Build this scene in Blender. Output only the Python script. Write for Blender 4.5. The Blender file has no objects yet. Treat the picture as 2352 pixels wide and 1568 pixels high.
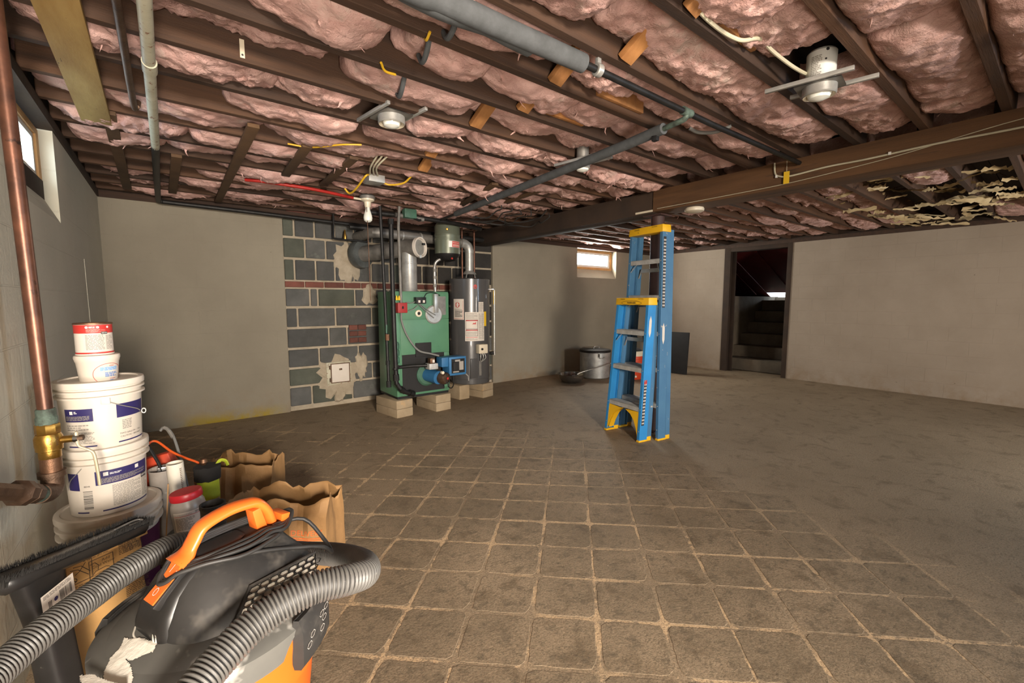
import bpy, bmesh, math, random
from mathutils import Vector, Matrix, noise as mn
PI = math.pi
rnd = random.Random(7)
SC = bpy.context.scene
COL = SC.collection

# ------------------------------------------------------------------ camera, world, lights, exposure
cam_d = bpy.data.cameras.new('camera'); cam = bpy.data.objects.new('camera', cam_d); COL.objects.link(cam)
cam.matrix_world = Matrix(((0.788, 0.0572, -0.6130, 0), (-0.6157, 0.0732, -0.7846, 0), (0, 0.9957, 0.0929, 1.18), (0, 0, 0, 1)))
cam_d.sensor_width = 36; cam_d.lens = 36 * 1004 / 2352; cam_d.clip_start = 0.02
SC.camera = cam
SC.view_settings.view_transform = 'Standard'; SC.view_settings.look = 'None'
SC.view_settings.gamma = 1; SC.view_settings.use_curve_mapping = False
SC.view_settings.exposure = 0.82
W = bpy.data.worlds.new('sky'); SC.world = W; W.use_nodes = True
bg = W.node_tree.nodes['Background']; bg.inputs[0].default_value = (0.80, 0.90, 1.0, 1); bg.inputs[1].default_value = 5.0
SC.cycles.max_bounces = 6; SC.cycles.diffuse_bounces = 4; SC.cycles.glossy_bounces = 3; SC.cycles.transparent_max_bounces = 8
SC.cycles.sample_clamp_indirect = 4; SC.cycles.caustics_reflective = False; SC.cycles.caustics_refractive = False

def light(name, kind, loc, power, color, size=0.3, target=None, sy=None, spread=180):
    d = bpy.data.lights.new(name, kind); d.energy = power; d.color = color
    if kind == 'AREA':
        d.shape = 'RECTANGLE' if sy else 'DISK'; d.size = size
        if sy: d.size_y = sy
        d.spread = math.radians(spread)
    else: d.shadow_soft_size = size
    o = bpy.data.objects.new(name, d); COL.objects.link(o); o.location = loc
    if target: o.rotation_euler = (Vector(target) - Vector(loc)).to_track_quat('-Z', 'Y').to_euler()
    return o
WARM = (1.0, 0.89, 0.77)
light('flash_key', 'AREA', (-0.05, -2.6, 1.5), 56, WARM, 0.6, (1.35, 2.6, 0.7), spread=78)  # unseen key light standing in for a flash near the camera
light('fill_back', 'POINT', (0.1, -2.3, 0.8), 15, WARM, 0.3)  # unseen fill light added behind the camera, not a fixture of the room
light('fill_side', 'AREA', (3.6, -2.6, 1.0), 30, WARM, 0.6, (7.0, 2.2, 0.7), spread=100)  # unseen fill added to brighten the right wall
light('fill_low', 'AREA', (-0.1, -1.3, 0.35), 25, WARM, 1.0, (0.5, 2.9, 2.1), spread=92)  # unseen fill added low down, aimed up to brighten the ceiling
light('cool_side', 'AREA', (4.6, -2.8, 1.55), 60, (0.62, 0.80, 1.0), 1.2, (2.2, 0.0, 0.0), 0.8)  # cool area light added out of view at the right, no window modelled there
light('daylight_far_window', 'AREA', (5.78, 5.26, 1.90), 125, (1.0, 0.88, 0.76), 0.85, (5.7, 2.0, 1.75), 0.32)
light('daylight_left_window', 'AREA', (-0.66, 2.9, 1.97), 10, (0.78, 0.90, 1.0), 0.75, (1.2, 2.6, 0.4), 0.25)

# ------------------------------------------------------------------ helpers
def lin(c):
    if isinstance(c, str): c = tuple(int(c[i:i+2], 16) / 255 for i in (0, 2, 4))
    return tuple((v / 12.92 if v <= 0.04045 else ((v + 0.055) / 1.055) ** 2.4) for v in c) + (1,)

def M(name, c, c2=None, s=6.0, rough=0.7, metal=0.0, bump=0.0, bs=60.0, c3=None, s3=20.0, t3=0.62, w3=0.04, rv=0.0,
      stretch=None, trans=0.0, emit=0.0, spec=0.5, detail=5, coat=0.0, alpha=None):
    m = bpy.data.materials.new(name); m.use_nodes = True; nt = m.node_tree; N = nt.nodes; L = nt.links
    b = N['Principled BSDF']
    b.inputs['Roughness'].default_value = rough; b.inputs['Metallic'].default_value = metal
    b.inputs['Specular IOR Level'].default_value = spec
    if coat: b.inputs['Coat Weight'].default_value = coat
    if trans: b.inputs['Transmission Weight'].default_value = trans
    tc = N.new('ShaderNodeTexCoord'); oi = N.new('ShaderNodeObjectInfo')
    mul = N.new('ShaderNodeVectorMath'); mul.operation = 'MULTIPLY_ADD'
    mul.inputs[1].default_value = stretch or (1, 1, 1)
    comb = N.new('ShaderNodeMath'); comb.operation = 'MULTIPLY'; comb.inputs[1].default_value = 37.0
    L.new(oi.outputs['Random'], comb.inputs[0]); L.new(tc.outputs['Object'], mul.inputs[0]); L.new(comb.outputs[0], mul.inputs[2])
    vec = mul.outputs[0]
    def noise(scale, det=detail, rough_=0.6):
        n = N.new('ShaderNodeTexNoise'); n.inputs['Scale'].default_value = scale; n.inputs['Detail'].default_value = det
        n.inputs['Roughness'].default_value = rough_; L.new(vec, n.inputs['Vector']); return n.outputs['Fac']
    def ramp(f, a, z):
        r = N.new('ShaderNodeMapRange'); r.inputs[1].default_value = a; r.inputs[2].default_value = z; L.new(f, r.inputs[0]); return r.outputs[0]
    def mix(f, a, z):
        x = N.new('ShaderNodeMix'); x.data_type = 'RGBA'
        if f is not None: L.new(f, x.inputs[0])
        for i, v in ((6, a), (7, z)):
            if isinstance(v, tuple): x.inputs[i].default_value = v
            else: L.new(v, x.inputs[i])
        return x.outputs[2], x
    col = lin(c)
    if c2: col = mix(ramp(noise(s), 0.3, 0.7), col, lin(c2))[0]
    if c3: col = mix(ramp(noise(s3, 4, 0.7), t3, t3 + w3), col, lin(c3))[0]
    if rv:
        hs = N.new('ShaderNodeHueSaturation'); r = N.new('ShaderNodeMapRange')
        r.inputs[3].default_value = 1 - rv; r.inputs[4].default_value = 1 + rv; L.new(oi.outputs['Random'], r.inputs[0])
        L.new(r.outputs[0], hs.inputs['Value'])
        if isinstance(col, tuple): hs.inputs['Color'].default_value = col
        else: L.new(col, hs.inputs['Color'])
        col = hs.outputs['Color']
    if isinstance(col, tuple): b.inputs['Base Color'].default_value = col
    else: L.new(col, b.inputs['Base Color'])
    if emit:
        b.inputs['Emission Color'].default_value = lin(c); b.inputs['Emission Strength'].default_value = emit
    if bump:
        bp = N.new('ShaderNodeBump'); bp.inputs['Strength'].default_value = min(1, bump); bp.inputs['Distance'].default_value = 0.01
        L.new(noise(bs, 6, 0.65), bp.inputs['Height']); L.new(bp.outputs['Normal'], b.inputs['Normal'])
    return m

class MB:
    """collects shapes and links them as ONE mesh object"""
    def __init__(s): s.v = []; s.f = []
    def add(s, vs, fs, mat=None):
        o = len(s.v)
        s.v += [tuple(mat @ Vector(p)) if mat else tuple(p) for p in vs]
        s.f += [tuple(i + o for i in f) for f in fs]; return s
    def box(s, a, b, mat=None):
        (x0, y0, z0), (x1, y1, z1) = a, b
        return s.add([(x0, y0, z0), (x1, y0, z0), (x1, y1, z0), (x0, y1, z0), (x0, y0, z1), (x1, y0, z1), (x1, y1, z1), (x0, y1, z1)],
                     [(0, 3, 2, 1), (4, 5, 6, 7), (0, 1, 5, 4), (1, 2, 6, 5), (2, 3, 7, 6), (3, 0, 4, 7)], mat)
    def cbox(s, c, d, mat=None):
        return s.box(tuple(c[i] - d[i] / 2 for i in range(3)), tuple(c[i] + d[i] / 2 for i in range(3)), mat)
    def bar(s, p0, p1, w, t, up=(0, 0, 1)):
        p0 = Vector(p0); p1 = Vector(p1); d = p1 - p0; l = d.length; d.normalize()
        u = Vector(up); sd = d.cross(u)
        if sd.length < 1e-4: sd = d.cross(Vector((1, 0, 0)))
        sd.normalize(); n = sd.cross(d)
        m = Matrix((d, sd, n)).transposed().to_4x4(); m.translation = p0
        return s.box((0, -w / 2, -t / 2), (l, w / 2, t / 2), m)
    def tube(s, pts, r, n=12, caps=True, radii=None, ell=None, up=None):
        pts = [Vector(p) for p in pts]; K = len(pts); o = len(s.v); prev = None
        for i, p in enumerate(pts):
            t = (pts[min(i + 1, K - 1)] - pts[max(i - 1, 0)]).normalized()
            if prev is None:
                a = Vector(up) if up else (Vector((0, 0, 1)) if abs(t.z) < 0.9 else Vector((1, 0, 0)))
                u = (a - t * a.dot(t)).normalized()
            else:
                u = (prev - t * prev.dot(t)).normalized()
            prev = u; w = t.cross(u); rr = radii[i] if radii else r
            for k in range(n):
                a = 2 * PI * k / n; e = ell or (1, 1)
                s.v.append(tuple(p + u * math.cos(a) * rr * e[0] + w * math.sin(a) * rr * e[1]))
        for i in range(K - 1):
            for k in range(n):
                a = o + i * n + k; b = o + i * n + (k + 1) % n
                s.f.append((a, b, b + n, a + n))
        if caps: s.f.append(tuple(o + k for k in reversed(range(n)))); s.f.append(tuple(o + (K - 1) * n + k for k in range(n)))
        return s
    def cyl(s, p0, p1, r, n=20, r1=None): return s.tube([p0, p1], r, n, True, [r, r if r1 is None else r1])
    def lathe(s, prof, c=(0, 0, 0), n=32, axis=None, caps=True):
        o = len(s.v); m = Matrix.Translation(c)
        if axis is not None: m = m @ Vector((0, 0, 1)).rotation_difference(Vector(axis)).to_matrix().to_4x4()
        for r, z in prof:
            for k in range(n):
                a = 2 * PI * k / n; s.v.append(tuple(m @ Vector((r * math.cos(a), r * math.sin(a), z))))
        for i in range(len(prof) - 1):
            for k in range(n):
                a = o + i * n + k; b = o + i * n + (k + 1) % n; s.f.append((a, b, b + n, a + n))
        if caps:
            s.f.append(tuple(o + k for k in reversed(range(n)))); e = o + (len(prof) - 1) * n; s.f.append(tuple(e + k for k in range(n)))
        return s
    def loft(s, rings, caps=True):
        o = len(s.v); n = len(rings[0])
        for r in rings: s.v += [tuple(p) for p in r]
        for i in range(len(rings) - 1):
            for k in range(n):
                a = o + i * n + k; b = o + i * n + (k + 1) % n; s.f.append((a, b, b + n, a + n))
        if caps: s.f.append(tuple(o + k for k in reversed(range(n)))); e = o + (len(rings) - 1) * n; s.f.append(tuple(e + k for k in range(n)))
        return s
    def prism(s, poly, a, b, mat=None):
        """poly in xz extruded along y from a to b"""
        n = len(poly)
        return s.add([(x, a, z) for x, z in poly] + [(x, b, z) for x, z in poly],
                     [tuple(range(n)), tuple(reversed(range(n, 2 * n)))] + [(i, i + n, (i + 1) % n + n, (i + 1) % n) for i in range(n)], mat)
    def build(s, name, mat, parent=None, world=True, smooth=35, bevel=0.0, seg=2, kind=None, label=None):
        me = bpy.data.meshes.new(name)
        vs = s.v
        if parent is not None and world:
            top = parent
            while top.parent is not None: top = top.parent
            inv = wm(top).inverted(); vs = [tuple(inv @ Vector(p)) for p in vs]
        me.from_pydata(vs, [], s.f); me.update()
        bm = bmesh.new(); bm.from_mesh(me); bmesh.ops.recalc_face_normals(bm, faces=bm.faces)
        if bevel:
            ed = [e for e in bm.edges if len(e.link_faces) == 2 and e.calc_face_angle(0) > 0.6]
            bmesh.ops.bevel(bm, geom=ed, offset=bevel, segments=seg, profile=0.6, affect='EDGES')
        bm.to_mesh(me); bm.free()
        if smooth:
            me.polygons.foreach_set('use_smooth', [True] * len(me.polygons)); me.set_sharp_from_angle(angle=math.radians(smooth))
        me.materials.append(mat)
        o = bpy.data.objects.new(name, me); COL.objects.link(o)
        if parent is not None: o.parent = parent
        if kind: o['kind'] = kind
        if label: o['label'] = label
        return o

def wm(o): return Matrix.Translation(o.location) @ o.rotation_euler.to_matrix().to_4x4()
def thing(name, label, cat, loc=(0, 0, 0), rz=0.0, group=None):
    o = bpy.data.objects.new(name, None); COL.objects.link(o); o.empty_display_size = 0.1
    o.location = loc; o.rotation_euler = (0, 0, rz); o['label'] = label; o['category'] = cat
    if group: o['group'] = group
    return o
def tag(o, label, cat, group=None):
    o['label'] = label; o['category'] = cat
    if group: o['group'] = group
    return o
def struct(o): o['kind'] = 'structure'; return o
def sempty(name, loc=(0, 0, 0)):
    o = bpy.data.objects.new(name, None); COL.objects.link(o); o.location = loc; o['kind'] = 'structure'; return o
def spline(pts, n=8):
    """Catmull-Rom through pts"""
    P = [Vector(p) for p in pts]; P = [P[0] * 2 - P[1]] + P + [P[-1] * 2 - P[-2]]; out = []
    for i in range(1, len(P) - 2):
        for k in range(n):
            t = k / n; a, b, c, d = P[i - 1:i + 3]
            out.append(0.5 * ((2 * b) + (c - a) * t + (2 * a - 5 * b + 4 * c - d) * t * t + (3 * b - a - 3 * c + d) * t ** 3))
    out.append(P[-2]); return out
_txt = {}
def text2d(body, size):
    """letters as flat triangles in the plane, centred, as (verts, faces)"""
    if body not in _txt:
        cu = bpy.data.curves.new('t', 'FONT'); cu.body = body; cu.resolution_u = 2; cu.align_x = 'CENTER'; cu.align_y = 'CENTER'
        ob = bpy.data.objects.new('t', cu); COL.objects.link(ob)
        me = ob.evaluated_get(bpy.context.evaluated_depsgraph_get()).to_mesh()
        _txt[body] = ([(v.co.x, v.co.y) for v in me.vertices], [tuple(p.vertices) for p in me.polygons])
        bpy.data.objects.remove(ob); bpy.data.curves.remove(cu)
    v, f = _txt[body]
    return [(x * size, y * size) for x, y in v], f
def flat_print(mb, o, u, n, shapes, lift=0.0006):
    """shapes: list of (verts2d, faces) drawn on the plane through o with right-vector u and up-vector n"""
    o = Vector(o); u = Vector(u).normalized(); n = Vector(n).normalized(); w = u.cross(n)
    for vs, fs in shapes: mb.add([o + u * x + n * y + w * lift for x, y in vs], fs)
    return mb
def rect(x0, x1, y0, y1, n=1):
    vs = []; fs = []
    for i in range(n + 1):
        x = x0 + (x1 - x0) * i / n; vs += [(x, y0), (x, y1)]
    for i in range(n): fs.append((2 * i, 2 * i + 2, 2 * i + 3, 2 * i + 1))
    return vs, fs
def disc2(x, y, r, n=20): return [(x + r * math.cos(2 * PI * k / n), y + r * math.sin(2 * PI * k / n)) for k in range(n)], [tuple(range(n))]
def ring2(x, y, rx, ry, t, n=32):
    vs = [(x + rx * math.cos(2 * PI * k / n), y + ry * math.sin(2 * PI * k / n)) for k in range(n)] + \
         [(x + (rx - t) * math.cos(2 * PI * k / n), y + (ry - t) * math.sin(2 * PI * k / n)) for k in range(n)]
    return vs, [(k, (k + 1) % n, (k + 1) % n + n, k + n) for k in range(n)]
def shift2(sh, dx, dy): return [(x + dx, y + dy) for x, y in sh[0]], sh[1]
def wrap(mb, c, rad, a0, shapes, lift=0.0006):
    """shapes wrapped on an upright surface of revolution: x = arc length from angle a0 (degrees), y = height over c.z, rad(z) = radius"""
    for vs, fs in shapes:
        r0 = rad(sum(y for _, y in vs) / len(vs)); out = []
        for x, y in vs:
            a = math.radians(a0) + x / r0; r = rad(y) + lift; out.append((c[0] + r * math.cos(a), c[1] + r * math.sin(a), c[2] + y))
        mb.add(out, fs)
    return mb
def print_lines(x0, x1, y1, y0, n, r, fill=0.55, sub=3):
    """rows of tiny print, as short dashes of uneven length"""
    out = []; dy = (y1 - y0) / n
    for i in range(n):
        y = y1 - (i + 0.5) * dy; x = x0; e = x1 - (x1 - x0) * r.choice((0, 0, 0.05, 0.3))
        while x < e - 0.003:
            w = min(r.uniform(0.004, 0.014), e - x); out.append(rect(x, x + w, y - dy * fill / 2, y + dy * fill / 2, sub)); x += w + 0.0018
    return out

# ------------------------------------------------------------------ materials
m_joist = M('joist_wood', '4e3421', '362418', 3, 0.8, bump=0.3, bs=30, rv=0.45, stretch=(0.6, 8, 8))
m_sub = M('subfloor_wood', '2c1d15', '1c130e', 4, 0.9, rv=0.2)
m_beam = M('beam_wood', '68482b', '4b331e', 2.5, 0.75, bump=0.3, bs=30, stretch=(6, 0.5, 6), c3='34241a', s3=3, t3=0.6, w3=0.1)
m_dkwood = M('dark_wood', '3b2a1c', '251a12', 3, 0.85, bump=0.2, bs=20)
m_strut = M('strut_wood', 'a2703f', '7d5128', 4, 0.75, bump=0.25, bs=40, rv=0.2, stretch=(5, 2, 5))
m_strap = M('strap_wood', '5a4025', '3f2b18', 4, 0.8, bump=0.2, bs=40, rv=0.15)
m_board = M('board_wood', 'a88d55', '8a6b38', 3, 0.75, bump=0.15, bs=30, c3='5a4528', s3=9, t3=0.66, w3=0.05, stretch=(5, 1, 5))
m_pink = M('pink_fibreglass', 'd2aea4', 'bc938a', 9, 0.95, bump=1.0, bs=75, c3='c0aea2', s3=6, t3=0.58, w3=0.2, rv=0.12, spec=0.1)
m_kraft = M('kraft_paper', 'c9b58e', 'a38c62', 12, 0.7, bump=0.3, bs=40)
m_copper = M('copper', '7d5340', '49332a', 9, 0.38, 0.6, bump=0.05, c3='2b2420', s3=14, t3=0.62, w3=0.1)
m_verdi = M('copper_verdigris', '64766a', '3a3d36', 40, 0.7, 0.4, bump=0.3, bs=120)
m_brass = M('brass', 'c39a50', '9b7434', 20, 0.32, 0.95, bump=0.1, bs=150)
m_bronze = M('old_bronze', '6b5443', '4b3a2e', 18, 0.5, 0.75, bump=0.25, bs=120)
m_castb = M('tarnished_pipe_bronze', '86644c', '604433', 20, 0.45, 0.8, bump=0.15, bs=120, c3='c9a070', s3=60, t3=0.68, w3=0.05)
m_chrome = M('chrome', 'c8c8c6', None, 5, 0.18, 1.0)
m_steel = M('brushed_steel', 'b4b1aa', '96938d', 9, 0.35, 0.6, bump=0.05)
m_galv = M('galvanised_steel', 'b4b2ac', '918f8a', 12, 0.4, 0.5, bump=0.08, bs=80)
m_galvd = M('dull_galvanised_steel', '86827b', '625e59', 9, 0.5, 0.4, bump=0.1, bs=60)
m_iron = M('black_iron', '2b2927', '1b1a19', 20, 0.5, 0.5, bump=0.1, bs=80)
m_foam = M('grey_foam', '4f5152', '3f4141', 20, 0.85, bump=0.15, bs=150)
m_wpaintp = M('chipped_white_paint', 'b3ae98', '9a947e', 10, 0.55, c3='6d4228', s3=40, t3=0.6, w3=0.04, bump=0.1)
m_wplastic = M('white_plastic', 'd2c8bb', 'c8beaf', 4, 0.45, c3='b59f85', s3=7, t3=0.66, w3=0.12)
m_bluep = M('navy_print', '2a2356', None, rough=0.5); m_redp = M('red_print', 'b0302a', None, rough=0.5)
m_blackp = M('black_print', '2a2828', None, rough=0.6); m_greyp = M('grey_print', '8d877e', None, rough=0.6)
m_lbluep = M('light_blue_print', '7ba4cf', None, rough=0.5); m_whitep = M('white_print', 'dcd8d2', None, rough=0.5)
m_purplep = M('purple_print', '4a1838', None, rough=0.5); m_orangep = M('orange_print', 'd0622c', None, rough=0.6)
m_fib = M('blue_fibreglass', '2f84c0', '2a76ae', 6, 0.4, c3='9cb9cc', s3=22, t3=0.72, w3=0.03, bump=0.05)
m_fibd = M('dusty_blue_fibreglass', '46708f', '3c6587', 6, 0.5, c3='a8a295', s3=16, t3=0.66, w3=0.04, bump=0.05)
m_yel = M('yellow_plastic', 'e6b21d', 'd9a51b', 6, 0.45, c3='c2a365', s3=18, t3=0.7, w3=0.04)
m_alu = M('worn_aluminium', 'c2c2be', 'a19d97', 16, 0.45, 0.3, bump=0.15, bs=90)
m_green = M('green_enamel', '4f7a5c', '456e53', 4, 0.42, c3='3c5a47', s3=9, t3=0.66, w3=0.1)
m_greend = M('dull_green_paint', '3d6350', '2d4a3c', 14, 0.6, bump=0.2)
m_black = M('matte_black', '1b1918', '131211', 10, 0.8)
m_blues = M('blue_painted_steel', '2f658f', '2a5a80', 8, 0.45)
m_heater = M('grey_enamel', '4c4b4b', '454444', 3, 0.27, coat=0.5)
m_olive = M('olive_enamel', '6b7060', '5f6455', 6, 0.35, 0.3)
m_sticker = M('paper_sticker', 'cfc6bb', 'c4baae', 5, 0.6)
m_yels = M('yellow_sticker', 'd8ae20', None, rough=0.6)
m_orange = M('orange_plastic', 'd8651f', 'cf5e1c', 5, 0.42, c3='e9b48c', s3=26, t3=0.69, w3=0.03, bump=0.03)
m_orange2 = M('orange_handle_plastic', 'da6a26', 'd26322', 6, 0.35, c3='f3ddc8', s3=32, t3=0.715, w3=0.02)
m_vacblk = M('dusty_black_plastic', '232221', '3a3836', 5, 0.62, c3='6f6961', s3=7, t3=0.50, w3=0.3, spec=0.3, bump=0.04, bs=200)
m_brushblk = M('black_brush_plastic', '1e1d1d', '2a2928', 8, 0.35, c3='59544d', s3=24, t3=0.7, w3=0.06, bump=0.05, bs=150)
m_vaclid = M('dusty_grey_lid', '4c4b48', '66645e', 4, 0.6, c3='bbb7af', s3=7, t3=0.56, w3=0.12)
m_gloss = M('gloss_black_plastic', '1d1c1b', '262423', 8, 0.38, c3='6c655c', s3=22, t3=0.68, w3=0.1)
m_hose = M('grey_hose', '5c5a56', '4f4d4a', 10, 0.48, c3='85817a', s3=30, t3=0.68, w3=0.06)
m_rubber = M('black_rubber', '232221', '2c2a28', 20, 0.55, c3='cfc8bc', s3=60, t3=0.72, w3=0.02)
m_dust = M('plaster_dust', 'ded8cc', 'cfc8ba', 14, 0.9, bump=0.3, bs=60)
m_grillw = M('pale_mesh', 'cfc7b8', 'bbb2a3', 20, 0.8)
m_bag = M('brown_paper', '9c764b', '87653c', 7, 0.75, bump=0.35, bs=18)
m_sackp = M('kraft_sack', 'b58a50', 'a27a45', 6, 0.75, bump=0.2, bs=20, c3='d9cdb9', s3=5, t3=0.66, w3=0.05)
m_clear = M('cloudy_clear_plastic', 'a29a92', '8f877e', 12, 0.35, c3='c4bcb2', s3=18, t3=0.62, w3=0.1)
m_redcap = M('red_plastic', 'b8202a', 'a81c26', 6, 0.4, c3='cf8d8a', s3=30, t3=0.64, w3=0.12)
m_neon = M('yellow_green_fabric', 'b9c42e', 'a3b02a', 9, 0.7, bump=0.2, bs=80)
m_pvc = M('white_pvc', 'dfd8c9', 'd5cdbc', 5, 0.4)
m_block = M('concrete_pier', '9d8b70', '8a785e', 9, 0.9, bump=0.4, bs=60, c3='b98f5a', s3=4, t3=0.62, w3=0.15)
m_cinder = M('dark_cinder_block', '575653', '464643', 6, 0.95, bump=0.55, bs=70, c3='5d5f58', s3=7, t3=0.58, w3=0.15, rv=0.28)
m_cinderg = M('green_grey_block', '55574c', '44463d', 6, 0.95, bump=0.5, bs=90, rv=0.2)
m_brick = M('red_brick', '6d4136', '573329', 9, 0.9, bump=0.4, bs=60, rv=0.25)
m_dkblock = M('darker_block', '33302c', '272421', 6, 0.95, bump=0.5, bs=80)  # darkest block colour, for the right part above the low courses
m_mortar = M('mortar', 'a99c88', '8f836f', 12, 0.95, bump=0.5, bs=60)
m_winwood = M('window_wood', 'c79a63', 'a97c48', 6, 0.6)
m_winwhite = M('white_vinyl', 'd8d6cf', None, 5, 0.45)
m_bulb = M('lamp_glass', 'd9d9cf', None, 5, 0.25)
m_porc = M('porcelain', 'cbbfa8', None, 5, 0.4)
m_redpaint = M('red_paint', '8e1f1c', None, 5, 0.5)
m_hatch = M('dark_red_steel', '5a1214', '48100f', 4, 0.6)
m_stair = M('stair_concrete', '6a5f50', '544b3f', 5, 0.9, bump=0.4, bs=40)
m_cable = M('white_cable', 'c4bda4', 'ab a48c'.replace(' ', ''), 9, 0.5); m_ycable = M('yellow_cable', 'c49a1e', None, rough=0.5)
m_gcable = M('grey_cable', '6b6a66', None, rough=0.6); m_redcond = M('red_conduit', 'a32016', '8c1a12', 6, 0.5)
m_ocable = M('orange_cable', 'd4571f', None, rough=0.5)
m_post = M('post_paint', '4a3028', '3c2620', 6, 0.6, bump=0.1)
m_cooler = M('orange_red_plastic', 'c4421f', 'b83c1c', 4, 0.5)
m_cloth = M('black_cloth', '1f1d1c', '2b2927', 14, 0.95)
m_insul = M('silver_tape_wrap', '6f726f', '4d504e', 9, 0.5, 0.5, bump=0.6, bs=25)

def glass_mat():
    m = bpy.data.materials.new('window_glass'); m.use_nodes = True; nt = m.node_tree; N = nt.nodes; L = nt.links; N.remove(N['Principled BSDF'])
    t = N.new('ShaderNodeBsdfTransparent'); g = N.new('ShaderNodeBsdfGlossy'); g.inputs['Roughness'].default_value = 0.15; x = N.new('ShaderNodeMixShader')
    t.inputs[0].default_value = (0.85, 0.9, 0.93, 1); x.inputs[0].default_value = 0.08
    L.new(t.outputs[0], x.inputs[1]); L.new(g.outputs[0], x.inputs[2]); L.new(x.outputs[0], N['Material Output'].inputs[0]); return m
m_glass = glass_mat()

def wall_mat(name, base, base2, joints=None, stain=None):
    """old dingy wall paint; faint block courses as relief; stains low down with a shape of their own"""
    m = bpy.data.materials.new(name); m.use_nodes = True; nt = m.node_tree; N = nt.nodes; L = nt.links; b = N['Principled BSDF']
    b.inputs['Roughness'].default_value = 0.85; b.inputs['Specular IOR Level'].default_value = 0.2
    tc = N.new('ShaderNodeTexCoord'); P = tc.outputs['Object']
    def noise(s, d=6, r=0.65):
        n = N.new('ShaderNodeTexNoise'); n.inputs['Scale'].default_value = s; n.inputs['Detail'].default_value = d; n.inputs['Roughness'].default_value = r
        L.new(P, n.inputs['Vector']); return n.outputs['Fac']
    def mr(f, a, z, c=0.0, d=1.0):
        r = N.new('ShaderNodeMapRange'); r.inputs[1].default_value = a; r.inputs[2].default_value = z; r.inputs[3].default_value = c; r.inputs[4].default_value = d
        L.new(f, r.inputs[0]); return r.outputs[0]
    def mix(f, a, z):
        x = N.new('ShaderNodeMix'); x.data_type = 'RGBA'; L.new(f, x.inputs[0])
        for i, v in ((6, a), (7, z)):
            if isinstance(v, tuple): x.inputs[i].default_value = v
            else: L.new(v, x.inputs[i])
        return x.outputs[2]
    def math_(op, a, z):
        x = N.new('ShaderNodeMath'); x.operation = op
        for i, v in ((0, a), (1, z)):
            if isinstance(v, (int, float)): x.inputs[i].default_value = v
            else: L.new(v, x.inputs[i])
        return x.outputs[0]
    sep = N.new('ShaderNodeSeparateXYZ'); L.new(P, sep.inputs[0])
    col = mix(mr(noise(1.3), 0.35, 0.65), lin(base), lin(base2))
    col = mix(mr(noise(28), 0.70, 0.74), col, lin('5d5447'))
    low = math_('MULTIPLY', mr(sep.outputs[2], 0.32, 0.0), mr(noise(5), 0.42, 0.7))
    col = mix(math_('MULTIPLY', low, 0.75), col, lin('80684c'))
    if stain:
        (x0, x1, c, h) = stain
        a = math_('MULTIPLY', mr(sep.outputs[0], x0, x0 + 0.12), mr(sep.outputs[0], x1, x1 - 0.2))
        a = math_('MULTIPLY', a, math_('MULTIPLY', mr(sep.outputs[2], h, 0.0), mr(noise(9), 0.32, 0.55)))
        col = mix(a, col, lin(c))
    L.new(col, b.inputs['Base Color'])
    h = math_('MULTIPLY', noise(40), 0.35)
    if joints:
        ax, off, cw, ch = joints
        cmb = N.new('ShaderNodeCombineXYZ'); L.new(sep.outputs[ax], cmb.inputs[0]); L.new(sep.outputs[2], cmb.inputs[1])
        br = N.new('ShaderNodeTexBrick'); L.new(cmb.outputs[0], br.inputs['Vector'])
        br.inputs['Scale'].default_value = 1; br.inputs['Brick Width'].default_value = cw; br.inputs['Row Height'].default_value = ch
        br.inputs['Mortar Size'].default_value = 0.004; br.inputs['Mortar Smooth'].default_value = 0.4
        h = math_('SUBTRACT', h, math_('MULTIPLY', br.outputs['Fac'], math_('MULTIPLY', mr(noise(0.9, 2), 0.4, 0.6), off)))
    bp = N.new('ShaderNodeBump'); bp.inputs['Strength'].default_value = 0.5; bp.inputs['Distance'].default_value = 0.012
    L.new(h, bp.inputs['Height']); L.new(bp.outputs['Normal'], b.inputs['Normal'])
    return m
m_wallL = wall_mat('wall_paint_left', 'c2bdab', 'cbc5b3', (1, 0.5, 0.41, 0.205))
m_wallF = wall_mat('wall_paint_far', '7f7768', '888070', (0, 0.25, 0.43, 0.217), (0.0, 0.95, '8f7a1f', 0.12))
m_wallR = wall_mat('wall_paint_right', '9c8e7e', '918373', (1, 0.5, 0.36, 0.1725))

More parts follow.
